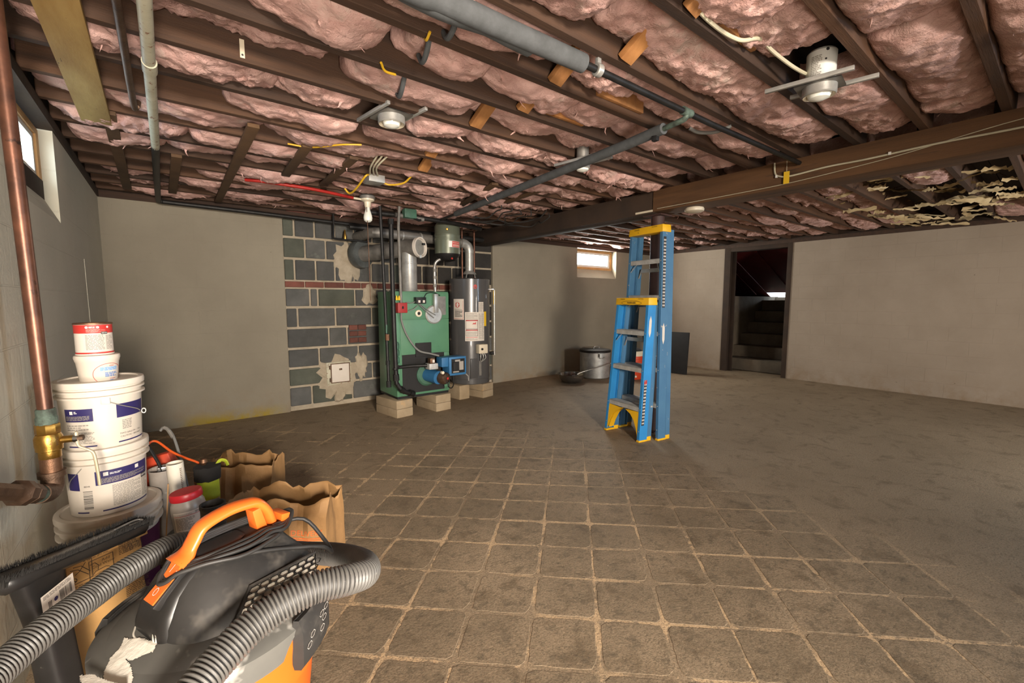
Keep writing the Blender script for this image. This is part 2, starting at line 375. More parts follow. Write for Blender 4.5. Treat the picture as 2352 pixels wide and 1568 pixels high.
# floor: old concrete, tan adhesive lines where a tile grid once was
TC = (1.361, 0.8405); TA = (0.1754, -0.1635); TB = (-0.1690, -0.1643)     # one grid corner and the two cell edges
def floor_mat(name, base, base2, lines, shade=1.0):
    m = bpy.data.materials.new(name); m.use_nodes = True; nt = m.node_tree; N = nt.nodes; L = nt.links; b = N['Principled BSDF']
    b.inputs['Roughness'].default_value = 0.72; b.inputs['Specular IOR Level'].default_value = 0.35
    geo = N.new('ShaderNodeNewGeometry'); P = geo.outputs['Position']
    def noise(s, d=6, r=0.65, dist=0.0):
        n = N.new('ShaderNodeTexNoise'); n.inputs['Scale'].default_value = s; n.inputs['Detail'].default_value = d; n.inputs['Roughness'].default_value = r
        n.inputs['Distortion'].default_value = dist; L.new(P, n.inputs['Vector']); return n.outputs['Fac']
    def mr(f, a, z, c=0.0, d=1.0):
        r = N.new('ShaderNodeMapRange'); r.inputs[1].default_value = a; r.inputs[2].default_value = z; r.inputs[3].default_value = c; r.inputs[4].default_value = d
        L.new(f, r.inputs[0]); return r.outputs[0]
    def mix(f, a, z):
        x = N.new('ShaderNodeMix'); x.data_type = 'RGBA'; L.new(f, x.inputs[0])
        for i, v in ((6, a), (7, z)):
            if isinstance(v, tuple): x.inputs[i].default_value = v
            else: L.new(v, x.inputs[i])
        return x.outputs[2]
    def mt(op, a, z):
        x = N.new('ShaderNodeMath'); x.operation = op
        for i, v in ((0, a), (1, z)):
            if isinstance(v, (int, float)): x.inputs[i].default_value = v
            else: L.new(v, x.inputs[i])
        return x.outputs[0]
    sep = N.new('ShaderNodeSeparateXYZ'); L.new(P, sep.inputs[0]); X, Y = sep.outputs[0], sep.outputs[1]
    col = mix(mr(noise(1.1), 0.35, 0.65), lin(base), lin(base2))
    col = mix(mr(noise(7, 6, 0.7, 0.6), 0.52, 0.66), col, lin('76654f'))
    col = mix(mr(noise(60, 4, 0.7), 0.55, 0.68), col, lin('7c6d57'))
    if not lines:
        col = mix(mt('MULTIPLY', mr(noise(2.3, 5, 0.65), 0.38, 0.62), mr(mt('ADD', X, mt('MULTIPLY', Y, 0.4)), 3.6, 2.0, 0.1, 0.42)), col, lin('5a5040'))
        col = mix(mt('MULTIPLY', mr(noise(17, 6, 0.75), 0.52, 0.62), 0.55), col, lin('554b3c'))
    if lines:
        # old adhesive left in the tile joints: widths and gaps follow noise
        det = TA[0] * TB[1] - TA[1] * TB[0]
        dx = mt('SUBTRACT', X, TC[0]); dy = mt('SUBTRACT', Y, TC[1])
        u = mt('SUBTRACT', mt('MULTIPLY', dx, TB[1] / det), mt('MULTIPLY', dy, TB[0] / det))
        v = mt('SUBTRACT', mt('MULTIPLY', dy, TA[0] / det), mt('MULTIPLY', dx, TA[1] / det))
        def dist(a): return mt('ABSOLUTE', mt('SUBTRACT', mt('FRACT', mt('ADD', a, 0.5), 0), 0.5), 0)
        d = mt('MINIMUM', dist(u), dist(v))
        wdt = mt('ADD', mr(noise(3.3, 3), 0.35, 0.7, -0.022, 0.088), mr(noise(30, 5, 0.75), 0.35, 0.65, -0.04, 0.04))
        ln = mt('MULTIPLY', mr(mt('SUBTRACT', wdt, d), 0.0, 0.012), mr(noise(2.6, 3), 0.40, 0.52))
        reg = mt('MULTIPLY', mr(mt('ADD', mt('MULTIPLY', X, 0.72), mt('MULTIPLY', Y, 0.72)), 4.1, 3.5), mr(X, 3.0, 2.0))
        ln = mt('MULTIPLY', ln, reg)
        col = mix(mt('MULTIPLY', ln, 0.9), col, lin('c6a984'))
    col = mix(mt('MULTIPLY', mr(noise(150, 3, 0.6), 0.5, 0.6), 0.5), col, lin('5b5040'))
    col = mix(mr(noise(95, 3, 0.5), 0.74, 0.77), col, lin('cfc2ac'))
    L.new(col, b.inputs['Base Color'])
    bp = N.new('ShaderNodeBump'); bp.inputs['Strength'].default_value = 0.6; bp.inputs['Distance'].default_value = 0.006
    L.new(noise(70, 6, 0.7), bp.inputs['Height']); L.new(bp.outputs['Normal'], b.inputs['Normal'])
    return m
m_floor = floor_mat('floor_concrete', '98856c', '89775f', True)
m_tile = floor_mat('adhesive_patch', '98856c', '89775f', False)

# ------------------------------------------------------------------ structure: floor, walls, door, windows
XL, XR, YF, YB, ZW = -0.42, 7.36, 5.05, -3.0, 2.04
floor = struct(MB().box((XL - 0.3, YB - 0.3, -0.12), (XR + 0.3, YF + 0.3, 0)).build('floor', m_floor))
TPOLY = [(2.45, 3.3), (1.6, 2.95), (0.85, 2.35), (0.25, 1.3), (0.5, 0.3), (1.6, -0.45), (2.45, 0.05), (2.85, 1.2), (2.75, 2.1), (2.6, 2.97)]
def inside(x, y, P):
    c = False
    for i in range(len(P)):
        (x0, y0), (x1, y1) = P[i], P[i - 1]
        if (y0 > y) != (y1 > y) and x < (x1 - x0) * (y - y0) / (y1 - y0) + x0: c = not c
    return c
tiles = []
for q in range(6):                                              # six ragged patches of black adhesive, one per kind
    rr = random.Random(50 + q); mb = MB(); K = 40; w = []
    ins = [rr.uniform(0.012, 0.05) for _ in range(4)]; cut = [rr.uniform(0.0, 0.07) for _ in range(4)]
    for k in range(K):
        t = 2 * PI * (k + 0.5) / K; cx, cy = math.cos(t), math.sin(t); s_ = 0.5 / max(abs(cx), abs(cy)); x, y = cx * s_, cy * s_
        side = (0 if cx > 0 else 1) if abs(cx) > abs(cy) else (2 if cy > 0 else 3); cor = cut[(0 if cx > 0 else 1) + (0 if cy > 0 else 2)]
        f_ = 1 - 2 * ins[side] - abs(rr.gauss(0, 0.012)) - cor * max(0, min(abs(x), abs(y)) / 0.5 - 0.72) / 0.28
        w.append((TA[0] * x * f_ + TB[0] * y * f_, TA[1] * x * f_ + TB[1] * y * f_))
    vs = [(0, 0, 0.0014)] + [(x, y, 0.0012) for x, y in w] + [(x * 1.012, y * 1.012, 0.0001) for x, y in w]
    mb.add(vs, [(0, 1 + i, 1 + (i + 1) % K) for i in range(K)] + [(1 + i, 1 + K + i, 1 + K + (i + 1) % K, 1 + (i + 1) % K) for i in range(K)])
    tiles.append(mb)
tile_me = []
for i in range(-14, 8):
    for j in range(-14, 10):
        x = TC[0] + (i + 0.5) * TA[0] + (j + 0.5) * TB[0]; y = TC[1] + (i + 0.5) * TA[1] + (j + 0.5) * TB[1]
        if not inside(x, y, TPOLY): continue
        if len(tile_me) < 6:
            o = tiles[len(tile_me)].build('tile', m_tile, floor, world=False, smooth=0); tile_me.append(o.data)
        else:
            o = bpy.data.objects.new('tile', rnd.choice(tile_me)); COL.objects.link(o); o.parent = floor
        o.location = (x, y, 0); 

# left wall with its window opening (recess with a sloped sill)
WL0, WL1 = 2.42, 3.27
w = MB(); T = 0.28
w.box((XL - T, YB - 0.3, 0), (XL, WL0, ZW)); w.box((XL - T, WL1, 0), (XL, YF + 0.3, ZW)); w.box((XL - T, WL0, 0), (XL, WL1, 1.58))
w.add([(XL, WL0, 1.58), (XL, WL1, 1.58), (XL - T, WL1, 1.58), (XL - T, WL0, 1.58), (XL - 0.05, WL0, 1.69), (XL - 0.05, WL1, 1.69), (XL - T, WL1, 1.69), (XL - T, WL0, 1.69)],
      [(0, 1, 5, 4), (1, 2, 6, 5), (2, 3, 7, 6), (3, 0, 4, 7), (4, 5, 6, 7), (0, 3, 2, 1)])
wall_left = struct(w.build('wall_left', m_wallL, smooth=0))
MB().tube(spline([(XL - 0.001, 3.98, 1.45), (XL - 0.001, 3.99, 1.2), (XL - 0.001, 4.01, 0.95), (XL - 0.001, 4.0, 0.7)], 8), 0.004, 8).build('mortar_bead', m_wallL, wall_left)
win1 = sempty('window_1', (XL - 0.05, WL0, 1.69))
MB().box((XL - 0.10, WL0, 1.69), (XL - 0.05, WL1, 1.785)).build('window_sill', m_dkwood, win1)
f = MB(); f.box((XL - 0.10, WL1 - 0.055, 1.785), (XL - 0.052, WL1, 2.035)); f.box((XL - 0.10, WL0, 1.785), (XL - 0.052, WL0 + 0.05, 2.035))
f.box((XL - 0.10, WL0 + 0.05, 2.0), (XL - 0.052, WL1 - 0.055, 2.035)); f.build('window_frame', m_winwood, win1, bevel=0.003)
f = MB()
for a, b in (((WL0 + 0.05, 1.785), (WL1 - 0.055, 1.815)), ((WL0 + 0.05, 1.975), (WL1 - 0.055, 2.0)), ((WL0 + 0.05, 1.815), (WL0 + 0.08, 1.975)), ((WL1 - 0.085, 1.815), (WL1 - 0.055, 1.975)), ((2.84, 1.815), (2.86, 1.975))):
    f.box((XL - 0.085, a[0], a[1]), (XL - 0.062, b[0], b[1]))
f.build('sash', m_winwhite, win1, bevel=0.002)
MB().box((XL - 0.076, WL0 + 0.06, 1.80), (XL - 0.072, WL1 - 0.06, 1.99)).build('pane', m_glass, win1)

# far wall: bare block in the middle, painted to either side, window near the right corner
WF0, WF1 = 5.30, 6.29; BX0, BX1 = 0.955, 3.60
w = MB()
w.box((XL - T, YF, 0), (BX0, YF + T, ZW)); w.box((BX1, YF, 0), (WF0, YF + T, ZW)); w.box((WF1, YF, 0), (XR + T, YF + T, ZW))
w.box((WF0, YF, 0), (WF1, YF + T, 1.565))
w.add([(WF0, YF, 1.565), (WF1, YF, 1.565), (WF1, YF + T, 1.565), (WF0, YF + T, 1.565), (WF0, YF + 0.1, 1.71), (WF1, YF + 0.1, 1.71), (WF1, YF + T, 1.71), (WF0, YF + T, 1.71)],
      [(0, 1, 5, 4), (1, 2, 6, 5), (2, 3, 7, 6), (3, 0, 4, 7), (4, 5, 6, 7), (0, 3, 2, 1)])
wall_far = struct(w.build('wall_far', m_wallF, smooth=0))
MB().box((BX0, YF + 0.035, 0), (BX1, YF + T, 2.3)).build('mortar_bed', m_mortar, wall_far)
MB().box((BX0 - 0.001, YF - 0.006, 0), (BX0 + 0.0, YF + 0.05, ZW)).build('paint_edge', m_wallF, wall_far)
# block courses read off the wall: z range and the x of each upright joint
J = 0.010
courses = [(0.045, 0.255, [1.18, 1.62, 2.05, 2.45]), (0.265, 0.455, [1.31, 1.64, 1.86, 2.27]), (0.465, 0.665, [1.27, 1.70, 2.1, 2.5]), (0.675, 0.885, [1.38, 1.58, 2.02, 2.42]),
           (0.895, 1.105, [1.07, 1.46, 1.87, 2.27]), (1.115, 1.312, [1.20, 1.28, 1.68, 2.08]),
           (1.392, 1.615, [1.06, 1.27, 1.47, 1.68, 1.88, 2.1]), (1.625, 1.835, [1.17, 1.38, 1.59, 1.80, 2.0, 2.2]), (1.845, 2.03, [1.07, 1.27, 1.48, 1.69, 1.9, 2.1])]
kb = 0
for z0, z1, js in courses:
    xs = [BX0] + js
    while xs[-1] < BX1 - 0.25: xs.append(xs[-1] + (0.41 if z0 < 1.3 else 0.215))
    xs[-1] = BX1
    for x0, x1 in zip(xs, xs[1:]):
        if x1 - x0 < 0.05: continue
        if z0 < 0.3 and x1 > 1.33 and x0 < 1.62 and z0 > 0.2: pass
        kb += 1
        jy = rnd.uniform(0, 0.006)
        b = MB().box((x0 + J, YF + 0.012 + jy, z0 + J * 0.8), (x1 - J, YF + 0.10, z1 - J * 0.8))
        b.build('block', m_dkblock if x0 > 2.3 and z0 > 0.6 else (m_cinderg if kb % 6 == 2 else m_cinder), wall_far, bevel=0.006, seg=1)
x = BX0
while x < 2.9:
    l = rnd.uniform(0.19, 0.215)
    MB().box((x + 0.006, YF + 0.012, 1.322), (x + l - 0.006, YF + 0.1, 1.382)).build('brick', m_brick, wall_far, bevel=0.004, seg=1); x += l
x = 1.0
while x < 2.3:                                                   # brick course above the pipe
    l = rnd.choice((0.105, 0.205)); MB().box((x + 0.006, YF + 0.012, 2.075), (x + l - 0.006, YF + 0.1, 2.14)).build('brick', m_brick, wall_far, bevel=0.004, seg=1); x += l
for zz in (0.70, 0.775, 0.845):
    for xx in (1.60, 1.70): MB().box((xx, YF + 0.004, zz), (xx + 0.095, YF + 0.1, zz + 0.058)).build('brick', m_brick, wall_far, bevel=0.006, seg=1)
mb = MB()                                                        # smears of mortar around the cleanout and the flue
def smear(cx, cz, rx, rz, seed, n=26):
    rr = random.Random(seed); o = len(mb.v)
    P = []
    for k in range(n):
        a = 2 * PI * k / n; s_ = 1 + rr.uniform(-0.22, 0.22); P.append((cx + rx * s_ * math.cos(a), cz + rz * s_ * math.sin(a)))
    mb.add([(cx, YF - 0.004, cz)] + [(x * 0.75 + cx * 0.25, YF - 0.003, z * 0.75 + cz * 0.25) for x, z in P] + [(x, YF + 0.02, z) for x, z in P],
           [(0, 1 + k, 1 + (k + 1) % n) for k in range(n)] + [(1 + k, 1 + n + k, 1 + n + (k + 1) % n, 1 + (k + 1) % n) for k in range(n)])
smear(1.46, 0.33, 0.23, 0.25, 1); smear(1.47, 0.12, 0.06, 0.10, 2); smear(1.62, 1.62, 0.16, 0.24, 3); smear(1.72, 0.42, 0.08, 0.16, 5); smear(1.85, 1.25, 0.10, 0.12, 4)
mb.build('mortar_smear', m_mortar, wall_far)
win2 = sempty('window_2', (WF0, YF + 0.1, 1.71))
y0, y1 = YF + 0.10, YF + 0.15
f = MB(); f.box((WF0, y0, 1.71), (WF1, y1, 1.75)); f.box((WF0, y0, 2.0), (WF1, y1, 2.04)); f.box((WF0, y0, 1.75), (WF0 + 0.05, y1, 2.0)); f.box((WF1 - 0.05, y0, 1.75), (WF1, y1, 2.0))
f.build('window_frame', m_winwood, win2, bevel=0.003)
f = MB(); a, b = WF0 + 0.05, WF1 - 0.05
f.box((a, y0 + 0.01, 1.75), (b, y1 - 0.01, 1.785)); f.box((a, y0 + 0.01, 1.965), (b, y1 - 0.01, 2.0)); f.box((a, y0 + 0.01, 1.785), (a + 0.04, y1 - 0.01, 1.965)); f.box((b - 0.05, y0 + 0.01, 1.785), (b, y1 - 0.01, 1.965))
f.build('sash', m_winwhite, win2, bevel=0.002)
MB().box((a + 0.03, y0 + 0.022, 1.78), (b - 0.04, y0 + 0.026, 1.97)).build('pane', m_glass, win2)

# right wall with the door opening to the cellar stairs
D0, D1, DZ = 2.64, 3.63, 2.04
w = MB(); w.box((XR, YB - 0.3, 0), (XR + T, D0, ZW)); w.box((XR, D1, 0), (XR + T, YF + T, ZW))
wall_right = struct(w.build('wall_right', m_wallR, smooth=0))
wall_back = struct(MB().box((XL - T, YB - T, 0), (XR + T, YB, 2.3)).build('wall_back', m_wallR, smooth=0))
door = sempty('door_1', (XR, D0, 0))
f = MB(); f.box((XR - 0.012, D0 - 0.01, 0), (XR + 0.16, D0 + 0.055, DZ)); f.box((XR - 0.012, D1 - 0.09, 0), (XR + 0.16, D1 + 0.01, DZ)); f.box((XR - 0.0115, D0 + 0.055, DZ - 0.06), (XR + 0.159, D1 - 0.09, DZ - 0.0005))
f.build('door_frame', m_dkwood, door, bevel=0.003)
f = MB(); f.box((XR + 0.05, D1 - 0.15, 0.0), (XR + 0.08, D1 - 0.09, DZ - 0.06)); f.box((XR + 0.05, D0 + 0.055, 0.0), (XR + 0.08, D0 + 0.075, DZ - 0.06)); f.build('door_stop', m_dkwood, door, bevel=0.003)
stairs = sempty('stairs', (XR + T, 3.2, 0))
S0, S1 = 2.50, 3.95
for k in range(6):
    MB().box((7.66 + 0.27 * k, S0, 0.198 * k + 0.0), (7.66 + 0.27 * (k + 1) + (0.35 if k == 5 else 0), S1, 0.198 * (k + 1))).build('step', m_stair, stairs, bevel=0.012)
S2 = 4.5
w = MB(); w.box((XR + T, S1 - 0.25, 0), (9.75, S2 + 0.2, 1.26)); w.box((XR + T, S2, 1.26), (9.75, S2 + 0.2, 2.5)); w.box((XR + T, S0 - 0.2, 0), (9.75, S0, 2.5)); w.box((9.62, S0, 0), (9.8, S1 - 0.25, 1.25)); w.box((XR + T - 0.02, S0 - 0.2, -0.1), (9.8, S2 + 0.2, 0))
struct(w.build('wall_stairwell', m_stair, smooth=0))
hatch = thing('bulkhead_hatch', 'dark red sloping steel hatch closed above the cellar stairs, daylight at its lower edge', 'hatch', (9.6, 3.2, 1.28))
hx0, hz0, hx1, hz1 = 7.52, 2.14, 9.66, 1.29; ys = 3.80
hz1 -= 0.045; hs_ = (hz1 - hz0) / (hx1 - hx0)
for ya, yb, xe in ((S0, ys - 0.0016, hx1 - 0.22), (ys + 0.0016, S2, hx1)):
    ze = hz0 + hs_ * (xe - hx0)
    MB().add([(hx0, ya, hz0), (xe, ya, ze), (xe, yb, ze), (hx0, yb, hz0), (hx0, ya, hz0 + 0.01), (xe, ya, ze + 0.01), (xe, yb, ze + 0.01), (hx0, yb, hz0 + 0.01)],
             [(0, 1, 2, 3), (4, 7, 6, 5), (0, 4, 5, 1), (1, 5, 6, 2), (2, 6, 7, 3), (3, 7, 4, 0)]).build('hatch_leaf', m_hatch, hatch)
f = MB(); f.bar((hx0 + 0.2, ys - 0.45, hz0 - 0.10), (hx1 - 0.25, ys - 0.45, hz1 + 0.09), 0.04, 0.02); f.bar((hx0 + 0.2, ys + 0.2, hz0 - 0.11), (hx1 - 0.25, ys + 0.2, hz1 + 0.06), 0.04, 0.02)
f.build('hatch_rib', m_hatch, hatch)
MB().box((XR, S0 - 0.2, 2.06), (7.56, S2 + 0.2, 2.5)).build('trim_3', m_dkwood)['kind'] = 'structure'
MB().box((7.5, S0 - 0.2, 2.22), (7.7, S2 + 0.2, 2.5)).build('trim_4', m_dkwood)['kind'] = 'structure'

# sill plates on the walls
for i, (a, b) in enumerate((((XL - T, YF - 0.01, ZW), (XR, YF + T, ZW + 0.055)), ((XR - 0.01, YB, ZW), (XR + T, YF, ZW + 0.055)))):
    struct(MB().box(a, b).build('trim_%d' % (i + 5), m_joist, bevel=0.004))
struct(MB().box((XL - T, YB, ZW), (XL + 0.01, YF, ZW + 0.055)).build('trim_7', m_dkwood))
struct(MB().box((XL - T, YF + 0.02, ZW + 0.05), (XR + T, YF + T, 2.5)).build('trim_8', m_dkwood)); struct(MB().box((XR + 0.02, YB, ZW + 0.05), (XR + T, YF + T, 2.5)).build('trim_9', m_dkwood)); struct(MB().box((XL - T, YB, ZW + 0.05), (XL - 0.02, YF + T, 2.5)).build('trim_10', m_dkwood))

# ------------------------------------------------------------------ ceiling: subfloor, joists, bridging, batts
ZJ, JD, JT = 2.10, 0.185, 0.038
ceiling = struct(MB().box((XL - 0.3, YB - 0.3, ZJ + JD + 0.02), (XR + 0.35, YF + 0.3, ZJ + JD + 0.1)).build('ceiling', m_sub))
for k in range(-12, 19):
    pass
y = YB
while y < YF:
    if y > -0.4: MB().box((XL - 0.2, y + 0.003, ZJ + JD), (XR + 0.2, y + 0.137, ZJ + JD + 0.02)).build('subfloor_plank', m_sub, ceiling)
    y += 0.14
YJ = [-0.60, -0.30, 0.0, 0.287, 0.584, 0.876, 1.185, 1.48, 1.776, 2.083, 2.368, 2.665, 2.98, 3.28, 3.59, 3.87, 4.16, 4.45, 4.74, 5.02]
for yj in YJ:
    MB().box((XL, yj - JT, ZJ), (3.28 + rnd.uniform(0.05, 0.2), yj, ZJ + JD)).build('joist', m_joist, ceiling, bevel=0.002, seg=1)
    MB().box((3.42, yj - JT + 0.04, ZJ), (XR + 0.15, yj + 0.04, ZJ + JD)).build('joist', m_joist, ceiling, bevel=0.002, seg=1)
for yj in (-0.9, -1.3, -1.7, -2.1, -2.5, -2.9):
    MB().box((XL, yj - JT, ZJ), (XR + 0.15, yj, ZJ + JD)).build('joist', m_joist, ceiling)

def batt(x0, x1, ya, yb, seed, low, shape=0.6, tuft=0.5, tilt=0.0, full=False):
    """one hanging length of insulation between two joists"""
    rr = random.Random(seed); nx = max(10, int((x1 - x0) / 0.0115)); rag = rr.choice((0, 0, 0.5, 1.0)); ny = 18; mb = MB(); vs = []; off = Vector((seed * 1.7, seed * 0.9, seed * 0.3))
    for i in range(nx + 1):
        u = i / nx; x = x0 + (x1 - x0) * u
        p = 0.42 + 0.58 * max(0.0, math.sin(PI * u)) ** shape + 0.30 * mn.noise(Vector((x * 3.1, ya * 5, seed * 0.37)))
        for j in range(ny + 1):
            v = j / ny; yy = ya + (yb - ya) * v
            q = Vector((x, yy, 0)); n1 = mn.noise(q * 7 + off); n2 = mn.noise(q * 22 + off); n3 = mn.noise(q * 60 + off)
            cr = 0.66 + 0.34 * math.sin(PI * min(1, max(0, v))) ** 0.5
            z = ZJ + 0.125 - (0.125 - low) * p * cr + tilt * (u - 0.5) + n1 * 0.022 + n2 * (0.012 + 0.008 * rag) + n3 * (0.008 + 0.007 * rag)
            e = 0.010 * n2 + 0.006 * n3
            vs.append((x + n2 * 0.012 * (1 if 0 < i < nx else 2.5), min(yb + 0.001, max(ya - 0.001, yy + e)), z))
    mb.add(vs, [(i * (ny + 1) + j, (i + 1) * (ny + 1) + j, (i + 1) * (ny + 1) + j + 1, i * (ny + 1) + j + 1) for i in range(nx) for j in range(ny)])
    # top and side skin, so the length has thickness
    top = [(x, y_, min(ZJ + JD - 0.002, max(z + 0.06, ZJ + 0.12))) for x, y_, z in vs]; o = len(mb.v); mb.v += top
    R = [i * (ny + 1) for i in range(nx + 1)]; Q = [i * (ny + 1) + ny for i in range(nx + 1)]
    for P in (R, Q): mb.f += [(P[i], P[i + 1], o + P[i + 1], o + P[i]) for i in range(nx)]
    mb.f += [(j, j + 1, o + j + 1, o + j) for j in range(ny)]; e = nx * (ny + 1); mb.f += [(e + j, e + j + 1, o + e + j + 1, o + e + j) for j in range(ny)]
    for _ in range(rr.choice((1, 2, 3)) if rr.random() < tuft else 0):       # torn wisps hanging off the face
        i = rr.randrange(2, nx - 2); j = rr.randrange(ny // 3, ny); b = Vector(vs[i * (ny + 1) + j]); l = rr.uniform(0.015, 0.07); d = Vector((rr.uniform(-0.5, 0.5), rr.uniform(-0.3, 0.3), -1)); w0 = rr.uniform(0.005, 0.015); P = [b + Vector((0, 0, 0.015))]
        for s_ in range(1, 7): d = Vector((d.x + rr.uniform(-0.6, 0.6), d.y + rr.uniform(-0.4, 0.4), -1)); P.append(P[-1] + d.normalized() * l / 6)
        mb.tube(P, 0.01, 6, True, [w0 * (1.0, 0.62, 0.40, 0.28, 0.2, 0.12, 0.03)[s_] * rr.uniform(0.75, 1.25) for s_ in range(7)], ell=(1.7, 0.45))
    return mb.build('insulation_batt', m_pink, ceiling, smooth=180)
seed = 0
GAPS = [(0, 0.95, 1.20, 1.48, 1.52), (0, 1.62, 1.9, 1.79, 2.07)]
for k in range(2, len(YJ) - 1):
    ya, yb = YJ[k], YJ[k + 1] - JT; x = XL + rnd.uniform(0, 0.1)
    near = ya < 0.9
    while x < 3.24:
        l = rnd.uniform(0.35, 0.95) if not near else rnd.uniform(0.55, 1.0)
        x1 = min(x + l, 3.25)
        for l0, l1, ly in ((1.98, 2.30, 0.72), (0.80, 1.06, 2.2)):
            if ya < ly < yb:
                if x < l0 - 0.05 < x1: x1 = l0
                elif l0 - 0.05 <= x < l1: x1 = l1
        if x1 - x > 0.1:
            seed += 1; r_ = rnd.random()
            if any(l0 < (x + x1) / 2 < l1 + 0.02 and ya < ly < yb for l0, l1, ly in ((1.95, 2.32, 0.72), (0.78, 1.08, 2.2))): r_ = 0.0; near = False
            else: near = ya < 0.9
            if not (r_ < 0.05 and not near):
                tagbay = k == 8 and x - 0.05 < 0.277 < x1 + 0.05
                low = (rnd.uniform(-0.005, 0.045) if ya < 2 else rnd.uniform(-0.035, 0.02)) if not near else rnd.uniform(-0.02, 0.015)
                if tagbay: low = max(low, 0.07)
                batt(x, x1, ya, yb, seed, low, rnd.uniform(0.25, 0.5) if not near else 0.2, 0.6, rnd.uniform(-0.03, 0.03))
        x = x1 + (0 if rnd.random() < 0.85 else rnd.uniform(0.03, 0.14))
    x = 3.5
    while x < XR - 0.02:
        l = rnd.uniform(0.5, 1.1); x1 = min(x + l, XR)
        seed += 1
        torn = x > 4.2 and 0.2 < ya < 1.1
        if x1 - x > 0.1 and not (torn and rnd.random() < 0.75): batt(x, x1, ya + 0.04, yb + 0.04, seed, rnd.uniform(-0.01, 0.05), 0.4, 0.7, rnd.uniform(-0.03, 0.03))
        x = x1
# torn kraft facing where the batts were pulled out
mb = MB(); rr = random.Random(11)
for _ in range(120):
    x = rr.uniform(4.4, 7.25); yy = rr.uniform(0.15, 1.55); z = ZJ + rr.uniform(-0.03, 0.10); l = rr.uniform(0.08, 0.34); wd = rr.uniform(0.008, 0.028)
    a = -PI / 2 + rr.gauss(0.25, 0.5); d = Vector((math.cos(a), math.sin(a), rr.uniform(-0.15, 0.15))); s_ = Vector((-math.sin(a) * 0.6, math.cos(a) * 0.6, rr.choice((-1, 1)) * rr.uniform(0.3, 1))).normalized(); p = Vector((x, yy, z)); T_ = []; U_ = []
    for q in range(12):
        T_.append(p + s_ * wd * rr.uniform(0.2, 1.3)); U_.append(p - s_ * wd * rr.uniform(0.2, 1.3)); p = p + (d + Vector((rr.uniform(-0.3, 0.3), 0, rr.uniform(-0.35, 0.35)))) * l / 11
    mb.add(T_ + U_, [(q, q + 1, q + 13, q + 12) for q in range(11)])
mb.build('torn_kraft_facing', m_kraft, ceiling, kind='stuff')

# struts: short slanted bridging between neighbouring joists
for k, xo in ((5, 1.37), (6, 1.44), (7, 1.345), (8, 1.41), (9, 1.335), (11, 1.37), (12, 1.475)):
    ya, yb = YJ[k - 1] + 0.002, YJ[k] - JT
    MB().bar((xo + 0.005, yb - 0.006, ZJ + 0.008), (xo + 0.035, ya + 0.012, ZJ + JD - 0.02), 0.075, 0.026).build('bridging_strut', m_strut, ceiling, bevel=0.003)
for x0, yj in ((1.62, YJ[7]), (1.50, YJ[8]), (1.48, YJ[5])):
    MB().box((x0, yj - JT - 0.022, ZJ + 0.03), (x0 + 0.34, yj - JT - 0.001, ZJ + 0.10)).build('bridging_strut', m_strut, ceiling, bevel=0.003)
for x0, ya, x1, yb in ((0.40, 2.70, 0.405, 4.9), (0.09, 3.55, 0.075, 4.75), (0.695, 2.85, 0.72, 3.6), (0.985, 2.9, 1.01, 3.7), (-0.18, 2.95, -0.215, 4.8), (2.06, 2.85, 2.27, 3.75), (2.47, 2.8, 2.55, 3.6)):
    MB().bar((x0, ya, ZJ - 0.011), (x1, yb, ZJ - 0.011), 0.055, 0.02).build('ceiling_strap', m_strap, ceiling, bevel=0.002)
tag(MB().bar((-0.205, 1.2, ZJ - 0.016), (-0.235, 3.10, ZJ - 0.016), 0.115, 0.028).build('board', m_board, bevel=0.003), 'pale yellow stained board nailed under the joists beside the left window', 'board')

# main beam and its steel post
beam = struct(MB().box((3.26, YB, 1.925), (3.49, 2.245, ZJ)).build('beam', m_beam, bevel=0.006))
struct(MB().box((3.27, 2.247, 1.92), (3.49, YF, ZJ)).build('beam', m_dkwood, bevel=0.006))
MB().box((3.262, 2.21, 1.929), (3.268, 2.42, 1.945)).build('beam_shim', m_porc, beam)
post = struct(MB().cyl((3.42, 2.30, 0.012), (3.42, 2.30, 1.91), 0.057, 28).build('column', m_post))
MB().box((3.33, 2.21, 1.91), (3.50, 2.39, 1.922)).build('cap_plate', m_post, post); MB().box((3.34, 2.22, 0), (3.50, 2.38, 0.012)).build('base_plate', m_post, post)

